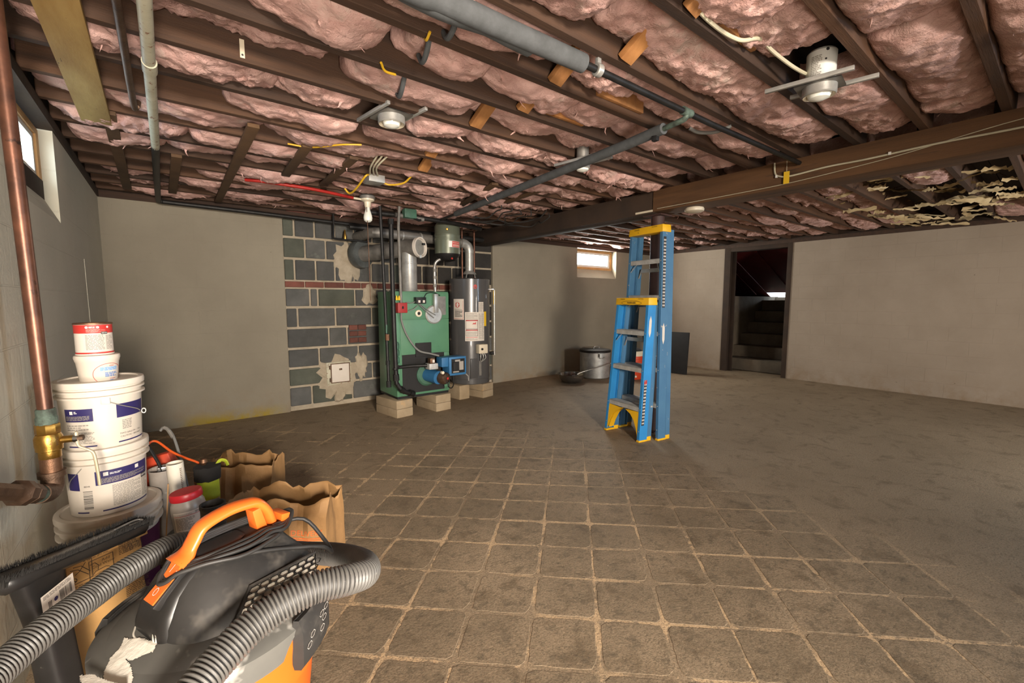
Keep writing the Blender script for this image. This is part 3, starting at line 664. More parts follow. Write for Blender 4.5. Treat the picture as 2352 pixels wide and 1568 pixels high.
# ------------------------------------------------------------------ stepladders (folded, fronts facing the window side)
def ladder(name, label, base, rz, lean, H, w0, w1, steps, mats, gap, capd, brand, off_rear=0.0):
    """local frame: x = depth (front at 0), y = width, z = up; leans back by `lean` over its height"""
    t = thing(name, label, 'ladder', base, rz)
    mf, mr_ = mats
    lx = lambda z: lean * z / H
    hw = lambda z: w0 + (w1 - w0) * z / H
    D, FL, TH = 0.088, 0.026, 0.005
    for s in (1, -1):                                            # front rails: channel section
        mb = MB()
        for (xa, xb, ya, yb) in ((0, TH, 0, FL), (TH, D - TH, FL - TH, FL), (D - TH, D, 0, FL)):
            r = []
            for z in (0.012, H - 0.02):
                o = s * (hw(z) - FL)
                r.append([(lx(z) + x, o + s * y_, z) for x, y_ in ((xa, ya), (xb, ya), (xb, yb), (xa, yb))])
            mb.loft(r)
        mb.build('front_rail', mf, t, world=False)
        f = MB(); o = s * (hw(0) - FL / 2); f.cbox((D / 2, o, 0.008), (D + 0.006, FL + 0.006, 0.016)); f.build('rail_foot', m_yel, t, world=False, bevel=0.003)
    for s in (1, -1):                                            # rear rails, tucked in behind
        mb = MB(); r = []
        for z in (0.03, H - 0.04):
            o = s * (hw(z) - 0.016); x = lx(z) + D + gap * (1 - z / H * 0.75) + off_rear
            r.append([(x, o - 0.011, z), (x + 0.050, o - 0.011, z), (x + 0.050, o + 0.011, z), (x, o + 0.011, z)])
        mb.loft(r); mb.build('rear_rail', mr_, t, world=False)
        f = MB(); o = s * (hw(0) - 0.016); f.cbox((D + gap + off_rear + 0.022, o, 0.018), (0.05, 0.028, 0.036)); f.build('rail_foot', m_yel, t, world=False, bevel=0.003)
    k = 0
    for z in steps:
        mb = MB(); w = hw(z) - FL - 0.001; x = lx(z) + 0.001
        mb.box((x, -w, z - 0.038), (x + 0.003, w, z)); mb.box((x, -w, z - 0.003), (x + 0.082, w, z)); mb.box((x + 0.079, -w, z - 0.025), (x + 0.082, w, z))
        for q in range(7): mb.box((x + 0.006 + q * 0.011, -w, z), (x + 0.011 + q * 0.011, w, z + 0.002))
        mb.build('step', m_alu, t, world=False)
        k += 1
    for z in [a for i, a in enumerate(steps) if i == len(steps) - 1 or (H > 1.5 and i == len(steps) - 2)]:
        w = hw(z) - FL
        for s in (1, -1):
            MB().bar((lx(z) + 0.004, s * w * 0.995, z - 0.10), (lx(z) + 0.03, s * w * 0.72, z - 0.035), 0.014, 0.003).build('step_brace', m_galv, t, world=False)
        x = lx(z) + D + 0.012
        MB().cbox((x, 0, z - 0.085), (0.012, 2 * w * 0.8, 0.034)).build('rear_brace', m_galv, t, world=False, bevel=0.002)
        for s in (1, -1): MB().bar((x, s * w * 0.8, z - 0.085), (x, s * w * 0.98, z - 0.15), 0.012, 0.004).build('spreader', m_galv, t, world=False)
    for z in [q_ - 0.016 for q_ in steps[:-1]]:
        w = hw(z) - FL - 0.02; MB().cbox((lx(z) + D + gap * 0.7 + off_rear + 0.02, 0, z), (0.02, 2 * w, 0.018)).build('rear_brace', m_galv, t, world=False)
    # cap: hollow moulded top
    z0, z1 = H - 0.062, H; w = hw(H) + 0.006; x = lx(H) - 0.012
    c = MB(); c.loft([[(x, -w - 0.004, z0), (x + capd, -w - 0.004, z0), (x + capd, w + 0.004, z0), (x, w + 0.004, z0)], [(x + 0.004, -w, z1), (x + capd - 0.004, -w, z1), (x + capd - 0.004, w, z1), (x + 0.004, w, z1)]])
    cap = c.build('top_cap', m_yel, t, world=False, bevel=0.006)
    p = MB()
    sh = [shift2(text2d('WERNER', 0.026), 0, -0.014), ring2(0, -0.014, w * 0.62, 0.019, 0.003), shift2(text2d('DANGER', 0.013), -w * 0.55, 0.018), shift2(text2d('CAUTION', 0.013), w * 0.55, 0.020)] if brand else [shift2(text2d('DANGER', 0.015), -w * 0.5, 0.014), shift2(text2d('CAUTION', 0.013), w * 0.55, 0.018), shift2(text2d('6', 0.02), -w * 0.4, -0.01)]
    flat_print(p, (x + 0.001, 0, (z0 + z1) / 2), (0, -1, 0), (0.06, 0, 1), sh, 0.002); p.build('cap_print', m_blackp, cap, world=False, smooth=0)
    # caution strips on the right-hand rail: dark label with two rows of pale pictograms
    for (za, zb) in ((0.14, 0.52),) if brand else ((H * 0.62, H - 0.10),):
        q = MB(); g = MB()
        def side(z, x_): return (lx(z) + x_, -(hw(z) + 0.0012), z)
        q.add([side(za, 0.012), side(za, 0.044), side(zb, 0.044), side(zb, 0.012)], [(0, 1, 2, 3)])
        lab = q.build('caution_strip', m_blackp, t, world=False, smooth=0)
        n = int((zb - za) / 0.027)
        for i in range(n):
            z = za + 0.012 + i * 0.027
            for xa in (0.016, 0.031): g.add([tuple(Vector(side(z + dz, xa + dx)) - Vector((0, 0.0008, 0))) for dx, dz in ((0, 0), (0.010, 0), (0.010, 0.014), (0, 0.014))], [(0, 1, 2, 3)])
        g.build('strip_pictograms', m_sticker, lab, world=False, smooth=0)
        if brand:
            r_ = MB(); r_.add([tuple(Vector(side(z, x_)) - Vector((0, 0.0008, 0))) for x_, z in ((0.012, zb - 0.035), (0.044, zb - 0.035), (0.044, zb), (0.012, zb))], [(0, 1, 2, 3)]); r_.build('strip_header', m_redp, lab, world=False, smooth=0)
    z = H * 0.80 if brand else H * 0.50
    q = MB(); pts = [(0.02, -0.09), (0.034, -0.05), (0.034, 0.05), (0.02, 0.09), (0.006, 0.05), (0.006, -0.05)]
    q.add([(lx(z + b) + 0.016 + a, -(hw(z + b) + 0.0012), z + b) for a, b in pts], [tuple(range(6))]); q.build('rail_sticker', m_sticker, t, world=False, smooth=0)
    q = MB(); rr = random.Random(3)
    for s in (1, -1):
        for z in [0.02 + 0.0] + [a - 0.018 for a in steps] + [0.09]:
            q.lathe([(0.005, 0), (0.004, 0.003)], (lx(z) - 0.001, s * (hw(z) - FL / 2), z), 8, axis=(-1, 0, 0))
    q.build('rivets', m_galv, t, world=False, kind='stuff')
    return t, hw, lx
LA = math.radians(-9)
t4, hw4, lx4 = ladder('stepladder', 'shorter blue stepladder with a yellow cap, folded in front of the taller one', (3.055, 2.360, 0), LA, 0.098, 1.205, 0.215, 0.187, [0.29, 0.615, 0.925], (m_fib, m_fibd), 0.004, 0.105, True)
for s in (1, -1):                                                # yellow corner braces under the bottom step
    prof = [(0.0, 0.03), (0.02, 0.10), (0.055, 0.17), (0.10, 0.215), (0.16, 0.243)]
    mb = MB(); P = []
    for d, z in prof: P.append((0.028 + lx4(z), s * (hw4(z) - 0.026 - d), z))
    rings = [[(x + a, y_ + s * b, z + (0.02 * (1 - i / 4) if b else 0)) for a, b in ((0, 0.0), (0.055, 0.0), (0.055, 0.012), (0, 0.012))] for i, (x, y_, z) in enumerate(P)]
    mb.loft(rings)
    web = [(lx4(z) + 0.003, s * (hw4(z) - 0.027 - d), z) for d, z in prof] + [(lx4(0.25) + 0.003, s * (hw4(0.25) - 0.027), 0.25), (lx4(0.03) + 0.003, s * (hw4(0.03) - 0.027), 0.03)]
    n = len(web); mb.add(web + [(x + 0.006, y_, z) for x, y_, z in web], [tuple(range(n)), tuple(range(2 * n - 1, n - 1, -1))] + [(i, (i + 1) % n, (i + 1) % n + n, i + n) for i in range(n)])
    mb.build('corner_brace', m_yel, t4, world=False)
ladder('stepladder', 'taller blue stepladder with a yellow cap, folded and standing against the steel post', (3.225, 2.318, 0), LA, 0.045, 1.81, 0.242, 0.184, [0.31, 0.615, 0.92, 1.225, 1.53], (m_fibd, m_fibd), 0.008, 0.105, False)

# ------------------------------------------------------------------ boiler on concrete piers
def pier(label, c, rz, z0, dims=(0.19, 0.40, 0.088)):
    o = MB().cbox((0, 0, dims[2] / 2), dims).build('concrete_block', m_block, bevel=0.008)
    o.location = (c[0], c[1], z0); o.rotation_euler = (0, 0, rz); return tag(o, label, 'block', 'flat concrete blocks under the boiler and the water heater')
pier('bottom concrete block of the pile under the left end of the boiler', (1.80, 4.31), 0.16, 0.0); pier('upper concrete block of the pile under the left end of the boiler', (1.80, 4.31), 0.15, 0.089)
pier('bottom concrete block of the pile under the right end of the boiler', (2.25, 4.30), 0.10, 0.0); pier('upper concrete block of the pile under the right end of the boiler', (2.25, 4.30), 0.09, 0.089)
pier('bottom concrete block under the front of the grey water heater', (2.995, 4.50), 0.25, 0.0, (0.19, 0.30, 0.085)); pier('upper concrete block under the front of the grey water heater', (2.995, 4.50), 0.22, 0.086, (0.19, 0.30, 0.085))
pier('concrete block on the floor under the back left of the water heater', (2.72, 4.62), 0.1, 0.0, (0.15, 0.38, 0.171))

bo = thing('boiler', 'green jacketed boiler with a blue burner control, standing on concrete blocks', 'boiler', (2.07, 4.37, 0.178))
B0, B1, BY0, BY1, BZ0, BZ1 = 1.765, 2.375, 4.15, 4.60, 0.178, 1.275
MB().box((B0 + 0.01, BY0 + 0.012, BZ0), (B1 - 0.01, BY1, BZ0 + 0.03)).build('base_pan', m_iron, bo)
MB().box((B0, BY0 + 0.006, BZ0 + 0.025), (B1, BY1, BZ1)).build('jacket', m_green, bo, bevel=0.008)
for za, zb, xa, xb in ((BZ0 + 0.03, 0.225, B0 + 0.055, B1), (0.225, 0.63, B0 + 0.005, B0 + 0.065), (0.225, 0.63, 2.31, B1), (0.63, 0.99, B0 + 0.055, B1), (0.99, BZ1 - 0.01, B0 + 0.055, B1)):
    if zb > 0.9 or za < 0.2: MB().box((xa, BY0 - 0.002, za), (xb - 0.002, BY0 + 0.008, zb - 0.004)).build('front_panel', m_green, bo, bevel=0.003)
MB().box((B0 + 0.001, BY0 - 0.004, BZ0 + 0.03), (B0 + 0.055, BY0 + 0.01, BZ1 - 0.005)).build('front_panel', m_green, bo, bevel=0.004)
MB().box((2.31, BY0 - 0.002, 0.225), (B1 - 0.002, BY0 + 0.008, 0.626)).build('front_panel', m_green, bo, bevel=0.003)
MB().box((1.83, BY0 + 0.002, 0.228), (2.31, BY0 + 0.012, 0.63)).build('burner_plate', m_black, bo)
MB().box((1.975, BY0 - 0.012, 0.60), (2.155, BY0 + 0.004, 0.745)).build('burner_plate', m_black, bo, bevel=0.004)
rb = MB().box((1.765, BY0 - 0.075, 1.06), (1.865, BY0 - 0.012, 1.16)).build('red_switch_box', m_redpaint, bo, bevel=0.004)
MB().box((1.808, BY0 - 0.086, 1.10), (1.822, BY0 - 0.074, 1.125)).build('toggle', m_black, rb, bevel=0.002)
MB().tube(spline([(1.812, BY0 - 0.04, 1.06), (1.82, BY0 - 0.03, 0.98), (1.86, BY0 - 0.03, 0.86), (1.93, BY0 - 0.035, 0.74), (2.0, BY0 - 0.05, 0.665), (2.10, BY0 - 0.08, 0.635), (2.18, BY0 - 0.13, 0.61)]), 0.010, 8).build('flexible_conduit', m_gcable, bo)
MB().tube([(1.815, BY0 - 0.05, 2.09), (1.80, BY0 - 0.05, 1.9), (1.812, BY0 - 0.045, 1.16)], 0.014, 10).build('conduit', m_galvd, bo)
g = MB().lathe([(0.036, 0), (0.036, 0.012), (0.03, 0.016)], (2.016, BY0 - 0.002, 1.05), 24, axis=(0, -1, 0)).build('gauge', m_porc, bo); MB().lathe([(0.017, 0), (0.015, 0.004)], (2.016, BY0 - 0.018, 1.05), 18, axis=(0, -1, 0)).build('gauge_centre', m_black, g)
MB().lathe([(0.098, 0), (0.098, 0.010), (0.085, 0.02)], (2.19, BY0 - 0.004, 1.035), 36, axis=(0, -1, 0)).build('flue_cover', m_galv, bo)
MB().box((2.18, BY0 - 0.05, 1.055), (2.225, BY0 - 0.006, 1.25)).build('instruction_plate', m_steel, bo, bevel=0.003)
MB().box((2.24, BY0 - 0.008, 1.03), (2.335, BY0 - 0.003, 1.225)).build('rating_plate', m_galvd, bo)
aq = MB().box((1.965, BY0 - 0.07, 1.15), (2.075, BY0 - 0.005, 1.215)).build('aquastat', m_iron, bo, bevel=0.004)
for xx in (1.985, 2.035): MB().box((xx, BY0 - 0.075, 1.16), (xx + 0.022, BY0 - 0.069, 1.185)).build('terminal', m_sticker, aq)
for a, b in (((1.87, BY0 - 0.03, 1.165), (1.97, BY0 - 0.04, 1.17)), ((2.0, BY0 - 0.03, 1.155), (2.18, BY0 - 0.03, 1.0)), ((2.02, BY0 - 0.03, 1.15), (2.20, BY0 - 0.028, 1.03)), ((1.90, BY0 - 0.02, 1.08), (2.0, BY0 - 0.02, 1.13))):
    MB().tube([a, tuple((Vector(a) + Vector(b)) / 2 + Vector((0, -0.01, -0.012))), b], 0.005, 6).build('control_wire', m_gcable, bo)
MB().tube(spline([(2.06, BY0 - 0.04, 1.20), (2.10, BY0 - 0.04, 1.255), (2.18, BY0 - 0.04, 1.262), (2.26, BY0 - 0.02, 1.235)]), 0.004, 6).build('control_wire', m_iron, bo)
for xx in (1.765, 1.79): MB().lathe([(0.011, 0), (0.011, 0.02), (0.004, 0.045)], (xx, BY0 - 0.05, 1.185), 10).build('wire_nut', m_yels, bo)
# burner: round flange, blower tube, motor, control box, gas valve
MB().lathe([(0.118, 0), (0.118, 0.014), (0.10, 0.03), (0.095, 0.03)], (2.10, BY0 - 0.0, 0.405), 36, axis=(0, -1, 0)).build('burner_flange', m_greend, bo)
MB().cyl((2.10, BY0 - 0.02, 0.405), (2.135, BY0 - 0.20, 0.395), 0.068, 28).build('blower_tube', m_blues, bo)
mo = MB().lathe([(0.058, -0.06), (0.062, 0), (0.062, 0.075), (0.05, 0.095), (0.02, 0.10)], (2.165, BY0 - 0.18, 0.39), 28, axis=(0.25, -1, 0)).build('motor', m_bronze, bo)
for k in range(7):
    a = 2 * PI * k / 7; MB().cbox((2.190 + 0.04 * math.cos(a), BY0 - 0.275, 0.39 + 0.04 * math.sin(a)), (0.012, 0.006, 0.018)).build('motor_vent', m_iron, mo)
MB().lathe([(0.013, 0), (0.012, 0.004)], (2.192, BY0 - 0.281, 0.392), 12, axis=(0.25, -1, 0)).build('motor_badge', m_redp, mo)
cb = MB().box((2.235, BY0 - 0.24, 0.405), (2.44, BY0 - 0.09, 0.60)).build('control_box', m_blues, bo, bevel=0.008)
MB().box((2.262, BY0 - 0.246, 0.43), (2.418, BY0 - 0.239, 0.578)).build('relay_panel', m_iron, cb)
MB().box((2.272, BY0 - 0.262, 0.455), (2.34, BY0 - 0.245, 0.545)).build('relay', m_black, cb, bevel=0.003)
for q, (xx, zz, w_, h_) in enumerate(((2.30, 0.55, 0.06, 0.02), (2.35, 0.46, 0.05, 0.09), (2.275, 0.438, 0.07, 0.012))): MB().box((xx, BY0 - 0.25, zz), (xx + w_, BY0 - 0.2455, zz + h_)).build('wiring_label', m_greyp, cb)
MB().lathe([(0.017, 0), (0.015, 0.014)], (2.44, BY0 - 0.17, 0.53), 14, axis=(1, 0, 0)).build('reset_button', m_orangep, cb)
MB().tube([(2.43, BY0 - 0.22, 0.42), (2.47, BY0 - 0.23, 0.38), (2.475, BY0 - 0.23, 0.33)], 0.006, 8).build('control_wire', m_steel, cb)
MB().box((2.16, BY0 - 0.22, 0.50), (2.245, BY0 - 0.10, 0.60)).build('transformer', m_blues, bo, bevel=0.012)
gv = MB().box((2.03, BY0 - 0.20, 0.485), (2.13, BY0 - 0.11, 0.545)).build('gas_valve', m_alu, bo, bevel=0.006)
MB().box((2.045, BY0 - 0.195, 0.545), (2.10, BY0 - 0.13, 0.60)).build('valve_coil', m_castb, gv, bevel=0.008); MB().box((2.068, BY0 - 0.199, 0.555), (2.09, BY0 - 0.194, 0.585)).build('coil_label', m_sticker, gv)
MB().lathe([(0.016, 0), (0.016, 0.03)], (2.14, BY0 - 0.25, 0.455), 12, axis=(0, -1, 0)).build('air_shutter', m_porc, bo)
MB().tube([(1.725, BY0 - 0.10, 0.525), (1.90, BY0 - 0.10, 0.527), (2.03, BY0 - 0.15, 0.525)], 0.017, 12).build('gas_pipe', m_iron, bo)
MB().tube(spline([(2.20, BY0 - 0.27, 0.35), (2.21, BY0 - 0.27, 0.30), (2.25, BY0 - 0.26, 0.285), (2.29, BY0 - 0.23, 0.32), (2.30, BY0 - 0.20, 0.40)]), 0.006, 8).build('motor_cable', m_iron, bo)
for k, zz in enumerate((0.555, 0.63, 0.70)): MB().lathe([(0.022, 0), (0.026, 0.01), (0.026, 0.05), (0.018, 0.07)], (1.76, BY0 - 0.03, zz), 14).build('drain_valve', m_greend, bo)

# riser pipes in front of the boiler's left edge
pp = thing('heating_pipe', 'pair of black iron heating pipes rising past the left edge of the boiler', 'pipe', (1.66, 4.06, 0.3))
MB().tube([(1.605, 4.06, 2.06), (1.63, 4.06, 1.14), (1.645, 4.06, 0.355)], 0.015, 14).build('pipe', m_iron, pp)
MB().tube(spline([(1.70, 4.04, 1.94), (1.70, 4.04, 1.5), (1.705, 4.04, 0.9), (1.715, 4.04, 0.42), (1.725, 4.04, 0.36), (1.78, 4.04, 0.29), (1.88, 4.06, 0.245)], 6), 0.022, 14).build('pipe', m_iron, pp)
for p, q, r in (((1.645, 4.06, 0.34), (1.645, 4.06, 0.40), 0.024), ((1.712, 4.04, 0.46), (1.715, 4.04, 0.40), 0.031), ((1.755, 4.04, 0.315), (1.79, 4.05, 0.285), 0.031), ((1.86, 4.055, 0.255), (1.905, 4.065, 0.235), 0.034), ((1.70, 4.04, 1.90), (1.70, 4.04, 1.95), 0.03), ((1.64, 4.06, 0.56), (1.642, 4.06, 0.60), 0.021), ((1.70, 4.04, 0.50), (1.735, 4.05, 0.55), 0.026)):
    MB().cyl(p, q, r, 10).build('fitting', m_iron, pp)
MB().cyl((1.635, 4.04, 0.80), (1.637, 4.04, 0.86), 0.022, 10).build('union', m_castb, pp)
MB().cyl((1.63, 4.045, 0.87), (1.632, 4.045, 0.95), 0.009, 8).build('tag', m_greend, pp)

# flue: stove pipe, tee, damper, run to the chimney
fl = thing('flue_pipe', 'silver boiler flue rising to a tee with a round draft damper', 'flue', (2.09, 4.5, 1.275))
MB().lathe([(0.088, 0), (0.083, 0.01), (0.083, 0.30), (0.086, 0.302), (0.086, 0.315), (0.083, 0.317), (0.083, 0.42)], (2.09, 4.5, 1.278), 32).build('flue_section', m_galv, fl)
ax = Vector((0.42, -0.86, 0.03)).normalized(); c0 = Vector((2.09, 4.5, 1.745))
MB().cyl(c0 - ax * 0.56 + Vector((-0.12, 0.0, -0.03)), c0 - ax * 0.08, 0.088, 32).build('flue_section', m_galvd, fl)
MB().cyl(c0 - ax * 0.10, c0 + ax * 0.14, 0.094, 32).build('flue_tee', m_galvd, fl)
d = MB().lathe([(0.09, 0.0), (0.108, 0.0), (0.108, 0.035), (0.094, 0.035), (0.09, 0.012)], c0 + ax * 0.13, 36, axis=ax).build('draft_damper', m_sticker, fl)
MB().lathe([(0.086, 0.0), (0.084, 0.005), (0.02, 0.012)], c0 + ax * 0.14, 32, axis=ax).build('damper_plate', m_galv, d)
MB().cbox(c0 + ax * 0.165 + Vector((0.03, 0, 0.035)), (0.03, 0.02, 0.02)).build('damper_weight', m_iron, d)
MB().cbox(c0 + ax * 0.175 + Vector((-0.02, 0, -0.1)), (0.02, 0.02, 0.03)).build('damper_weight', m_galv, d)
MB().lathe([(0.088, 0), (0.15, 0.0), (0.16, 0.05), (0.15, 0.08)], c0 - ax * 0.50 + Vector((-0.12, 0, -0.03)), 24, axis=-ax).build('flue_wrap', m_insul, fl)

# water heater
hc = (2.93, 4.60); R = 0.245
wh = thing('water_heater', 'grey cylindrical gas water heater with warning stickers, right of the boiler', 'water heater', (hc[0], hc[1], 0.172))
MB().lathe([(R - 0.012, 0.172), (R - 0.004, 0.18), (R - 0.004, 0.235), (R, 0.24), (R, 1.425), (R - 0.004, 1.43)], (hc[0], hc[1], 0), 56).build('tank_jacket', m_heater, wh)
MB().lathe([(R + 0.003, 1.418), (R + 0.003, 1.436), (R - 0.02, 1.446), (0.10, 1.452)], (hc[0], hc[1], 0), 56).build('top_rim', m_heater, wh)
fa = -136                                                       # the face towards the room
rad = lambda z: R
def sticker(x0, x1, z0, z1, mat=m_sticker, lift=0.0012): return wrap(MB(), (hc[0], hc[1], 0), rad, fa, [rect(x0, x1, z0, z1, 12)], lift).build('sticker', mat, wh, smooth=60)
rr = random.Random(21)
s1 = sticker(-0.16, -0.012, 0.955, 1.20); s2 = sticker(0.0, 0.245, 0.70, 1.045); s3 = sticker(0.165, 0.235, 1.04, 1.165); sticker(0.245, 0.285, 0.875, 1.05, m_yels)
def dec(par, name, mat, shapes, lift=0.002): return wrap(MB(), (hc[0], hc[1], 0), rad, fa, shapes, lift).build(name, mat, par, smooth=0)
dec(s1, 'stop_sign', m_redp, [disc2(-0.098, 1.13, 0.034, 8)]); dec(s1, 'stop_word', m_whitep, [shift2(text2d('STOP', 0.024), -0.098, 1.13)], 0.0028)
dec(s1, 'sticker_text', m_blackp, [shift2(text2d('LEA VAPORES DE', 0.0125) if False else text2d('READ MANUAL', 0.016), -0.088, 1.075)] + print_lines(-0.14, -0.03, 1.065, 0.985, 5, rr)); dec(s1, 'red_frame', m_redp, [rect(-0.025, -0.022, 0.965, 1.18, 1), rect(-0.155, -0.022, 0.963, 0.967, 10)])
dec(s2, 'warning_frame', m_blackp, [rect(0.008, 0.155, 0.95, 0.954, 8), rect(0.008, 0.155, 0.845, 0.849, 8), rect(0.008, 0.012, 0.845, 0.954), rect(0.151, 0.155, 0.845, 0.954), rect(0.008, 0.155, 0.835, 0.839, 8), rect(0.008, 0.155, 0.76, 0.764, 8), rect(0.008, 0.012, 0.76, 0.839), rect(0.151, 0.155, 0.76, 0.839)])
dec(s2, 'warning_band', m_redp, [rect(0.008, 0.155, 0.939, 0.950, 8), rect(0.008, 0.155, 0.825, 0.835, 8), rect(0.008, 0.15, 0.742, 0.747, 8), ([(0.085, 0.90), (0.13, 0.90), (0.13, 0.93), (0.115, 0.915), (0.10, 0.918)], [(0, 1, 2, 3, 4)])])
dec(s2, 'sticker_text', m_greyp, print_lines(0.165, 0.20, 1.03, 0.72, 26, rr) + print_lines(0.205, 0.24, 1.03, 0.72, 26, rr) + print_lines(0.01, 0.15, 1.035, 0.965, 7, rr) + print_lines(0.02, 0.14, 0.815, 0.77, 4, rr) + print_lines(0.01, 0.15, 0.735, 0.71, 3, rr))
dec(s3, 'sticker_text', m_greyp, print_lines(0.17, 0.23, 1.155, 1.05, 8, rr))
dec(wh, 'maker_emblem', m_redp, [ring2(0.125, 1.345, 0.022, 0.026, 0.012, 24), rect(0.118, 0.132, 1.345, 1.365, 2)], 0.0014)
def onface(ang, r, z): a = math.radians(ang); return Vector((hc[0] + r * math.cos(a), hc[1] + r * math.sin(a), z))
ga = -94; n_ = onface(ga, 1, 0) - Vector((hc[0], hc[1], 0)); t_ = Vector((-n_.y, n_.x, 0))
rot = Matrix((t_, n_, Vector((0, 0, 1)))).transposed().to_4x4(); rot.translation = onface(ga, R, 0.61)
gb = MB().add(*[(lambda m: (m.v, m.f))(MB().box((-0.06, 0, -0.055), (0.06, 0.09, 0.055)))][0], rot).build('gas_control', m_porc, wh, bevel=0.012)
rot2 = rot.copy(); MB().add(*(lambda m: (m.v, m.f))(MB().lathe([(0.014, 0), (0.012, 0.012)], (-0.02, 0.09, 0.0), 14, axis=(0, 1, 0))), rot).build('temperature_dial', m_black, gb)
for dx in (-0.015, 0.01, 0.03): MB().tube(spline([rot @ Vector((dx, 0.05, -0.05)), rot @ Vector((dx * 1.6, 0.055, -0.11)), rot @ Vector((0.0 + dx * 0.3, 0.02, -0.16))]), 0.005, 8).build('pilot_tube', m_galv, wh)
MB().add(*(lambda m: (m.v, m.f))(MB().box((-0.016, 0.0, -0.33), (0.016, 0.012, -0.15))), rot).build('burner_cover', m_galvd, wh, bevel=0.003)
MB().add(*(lambda m: (m.v, m.f))(MB().box((-0.13, -0.002, -0.36), (-0.03, 0.006, -0.12))), rot).build('access_door', m_heater, wh, bevel=0.004)
dv = MB().tube(spline([onface(-35, R, 1.32), onface(-35, R + 0.05, 1.32), onface(-33, R + 0.06, 1.29), onface(-33, R + 0.06, 1.0), onface(-33, R + 0.06, 0.5)], 5), 0.011, 10).build('relief_pipe', m_steel, wh)
MB().cbox(onface(-33, R + 0.06, 1.22), (0.03, 0.004, 0.17)).build('valve_tag', m_yels, wh)
MB().lathe([(0.018, 0), (0.022, 0.01), (0.02, 0.05)], onface(-38, R, 0.53), 12, axis=(0.8, -0.6, 0)).build('drain_valve', m_iron, wh)
for dx in (-0.09, 0.085): MB().cyl((hc[0] + dx, hc[1] + 0.02, 1.44), (hc[0] + dx, hc[1] + 0.02, 2.06), 0.011, 12).build('water_line', m_copper, wh)
for a in (-150, -60, -10): MB().cyl(onface(a, 0.085, 1.45), onface(a, 0.065, 1.51), 0.005, 6).build('draft_hood_leg', m_galv, wh)
MB().lathe([(0.085, 1.50), (0.078, 1.515), (0.05, 1.545), (0.05, 1.60)], (hc[0], hc[1], 0), 28).build('draft_hood', m_galv, wh)
wf = thing('flue_pipe', 'narrow flue from the water heater elbowing left behind the olive tank', 'flue', (hc[0], hc[1], 1.60))
MB().cyl((hc[0], hc[1], 1.58), (hc[0], hc[1], 1.76), 0.052, 28).build('flue_section', m_galv, wf)
E_ = [(hc[0], hc[1], 1.755)] + [(hc[0] - 0.09 + 0.09 * math.cos(a), hc[1], 1.78 + 0.09 * math.sin(a)) for a in (0.0, 0.4, 0.8, 1.2, 1.57)] + [(hc[0] - 0.12, hc[1], 1.872)]
MB().tube(E_, 0.054, 28, True, [0.054, 0.056, 0.053, 0.056, 0.053, 0.056, 0.054]).build('flue_elbow', m_galv, wf)
MB().tube([(hc[0] - 0.11, hc[1], 1.872), (2.3, hc[1], 1.885), (1.80, hc[1], 1.90)], 0.05, 28).build('flue_section', m_galvd, wf)
for xx in (2.05, 2.27, 2.7): MB().cyl((xx, hc[1], 1.888), (xx + 0.015, hc[1], 1.888), 0.053, 28).build('flue_seam', m_galv, wf)
MB().tube([(1.81, hc[1], 1.90), (1.76, hc[1] + 0.02, 1.90), (1.73, hc[1] + 0.08, 1.90), (1.72, YF + 0.02, 1.90)], 0.054, 24).build('flue_elbow', m_galvd, wf)

et = thing('expansion_tank', 'olive green round expansion tank hanging under the joists above the boiler', 'tank', (2.50, 4.38, 1.62))
MB().lathe([(0.02, 1.615), (0.09, 1.63), (0.138, 1.685), (0.142, 1.70)], (2.50, 4.38, 0), 40).build('tank_bottom', m_iron, et)
MB().lathe([(0.142, 1.70), (0.142, 1.85), (0.1445, 1.853), (0.1445, 1.866), (0.142, 1.869), (0.142, 1.90), (0.1445, 1.903), (0.1445, 1.916), (0.142, 1.92), (0.142, 2.0), (0.12, 2.035), (0.06, 2.05)], (2.50, 4.38, 0), 48).build('tank_shell', m_olive, et)
ra = lambda z: 0.142; ea = -106
s = wrap(MB(), (2.50, 4.38, 0), ra, ea, [rect(-0.018, 0.135, 1.765, 1.832, 10)], 0.001).build('warning_label', m_whitep, et, smooth=60)
wrap(MB(), (2.50, 4.38, 0), ra, ea, [rect(0.02, 0.133, 1.767, 1.83, 8)], 0.0016).build('label_band', m_redp, s, smooth=60)
wrap(MB(), (2.50, 4.38, 0), ra, ea, [shift2(text2d('WARNING', 0.022), 0.078, 1.812)] + print_lines(0.03, 0.125, 1.798, 1.773, 2, rr), 0.0022).build('label_text', m_sticker, s, smooth=0)
a = math.radians(ea - 14); MB().lathe([(0.014, 0), (0.01, 0.012)], (2.50 + 0.142 * math.cos(a), 4.38 + 0.142 * math.sin(a), 1.955), 14, axis=(math.cos(a), math.sin(a), 0)).build('tank_plug', m_brass, et)
MB().lathe([(0.012, 0), (0.008, 0.01)], (2.49, 4.265, 1.645), 12, axis=(0, -1, -0.4)).build('valve_cap', m_redp, et)
MB().cyl((2.50, 4.38, 2.04), (2.50, 4.38, 2.10), 0.018, 12).build('hanger', m_iron, et)
MB().tube(spline([(2.36, 4.42, 1.275), (2.355, 4.42, 1.5), (2.36, 4.40, 1.60), (2.42, 4.38, 1.645), (2.47, 4.38, 1.64)], 6), 0.016, 12).build('feed_pipe', m_steel, et)
for zz in (1.33, 1.42, 1.50): MB().cyl((2.357, 4.42, zz), (2.357, 4.42, zz + 0.035), 0.022, 10).build('feed_fitting', m_galvd, et)

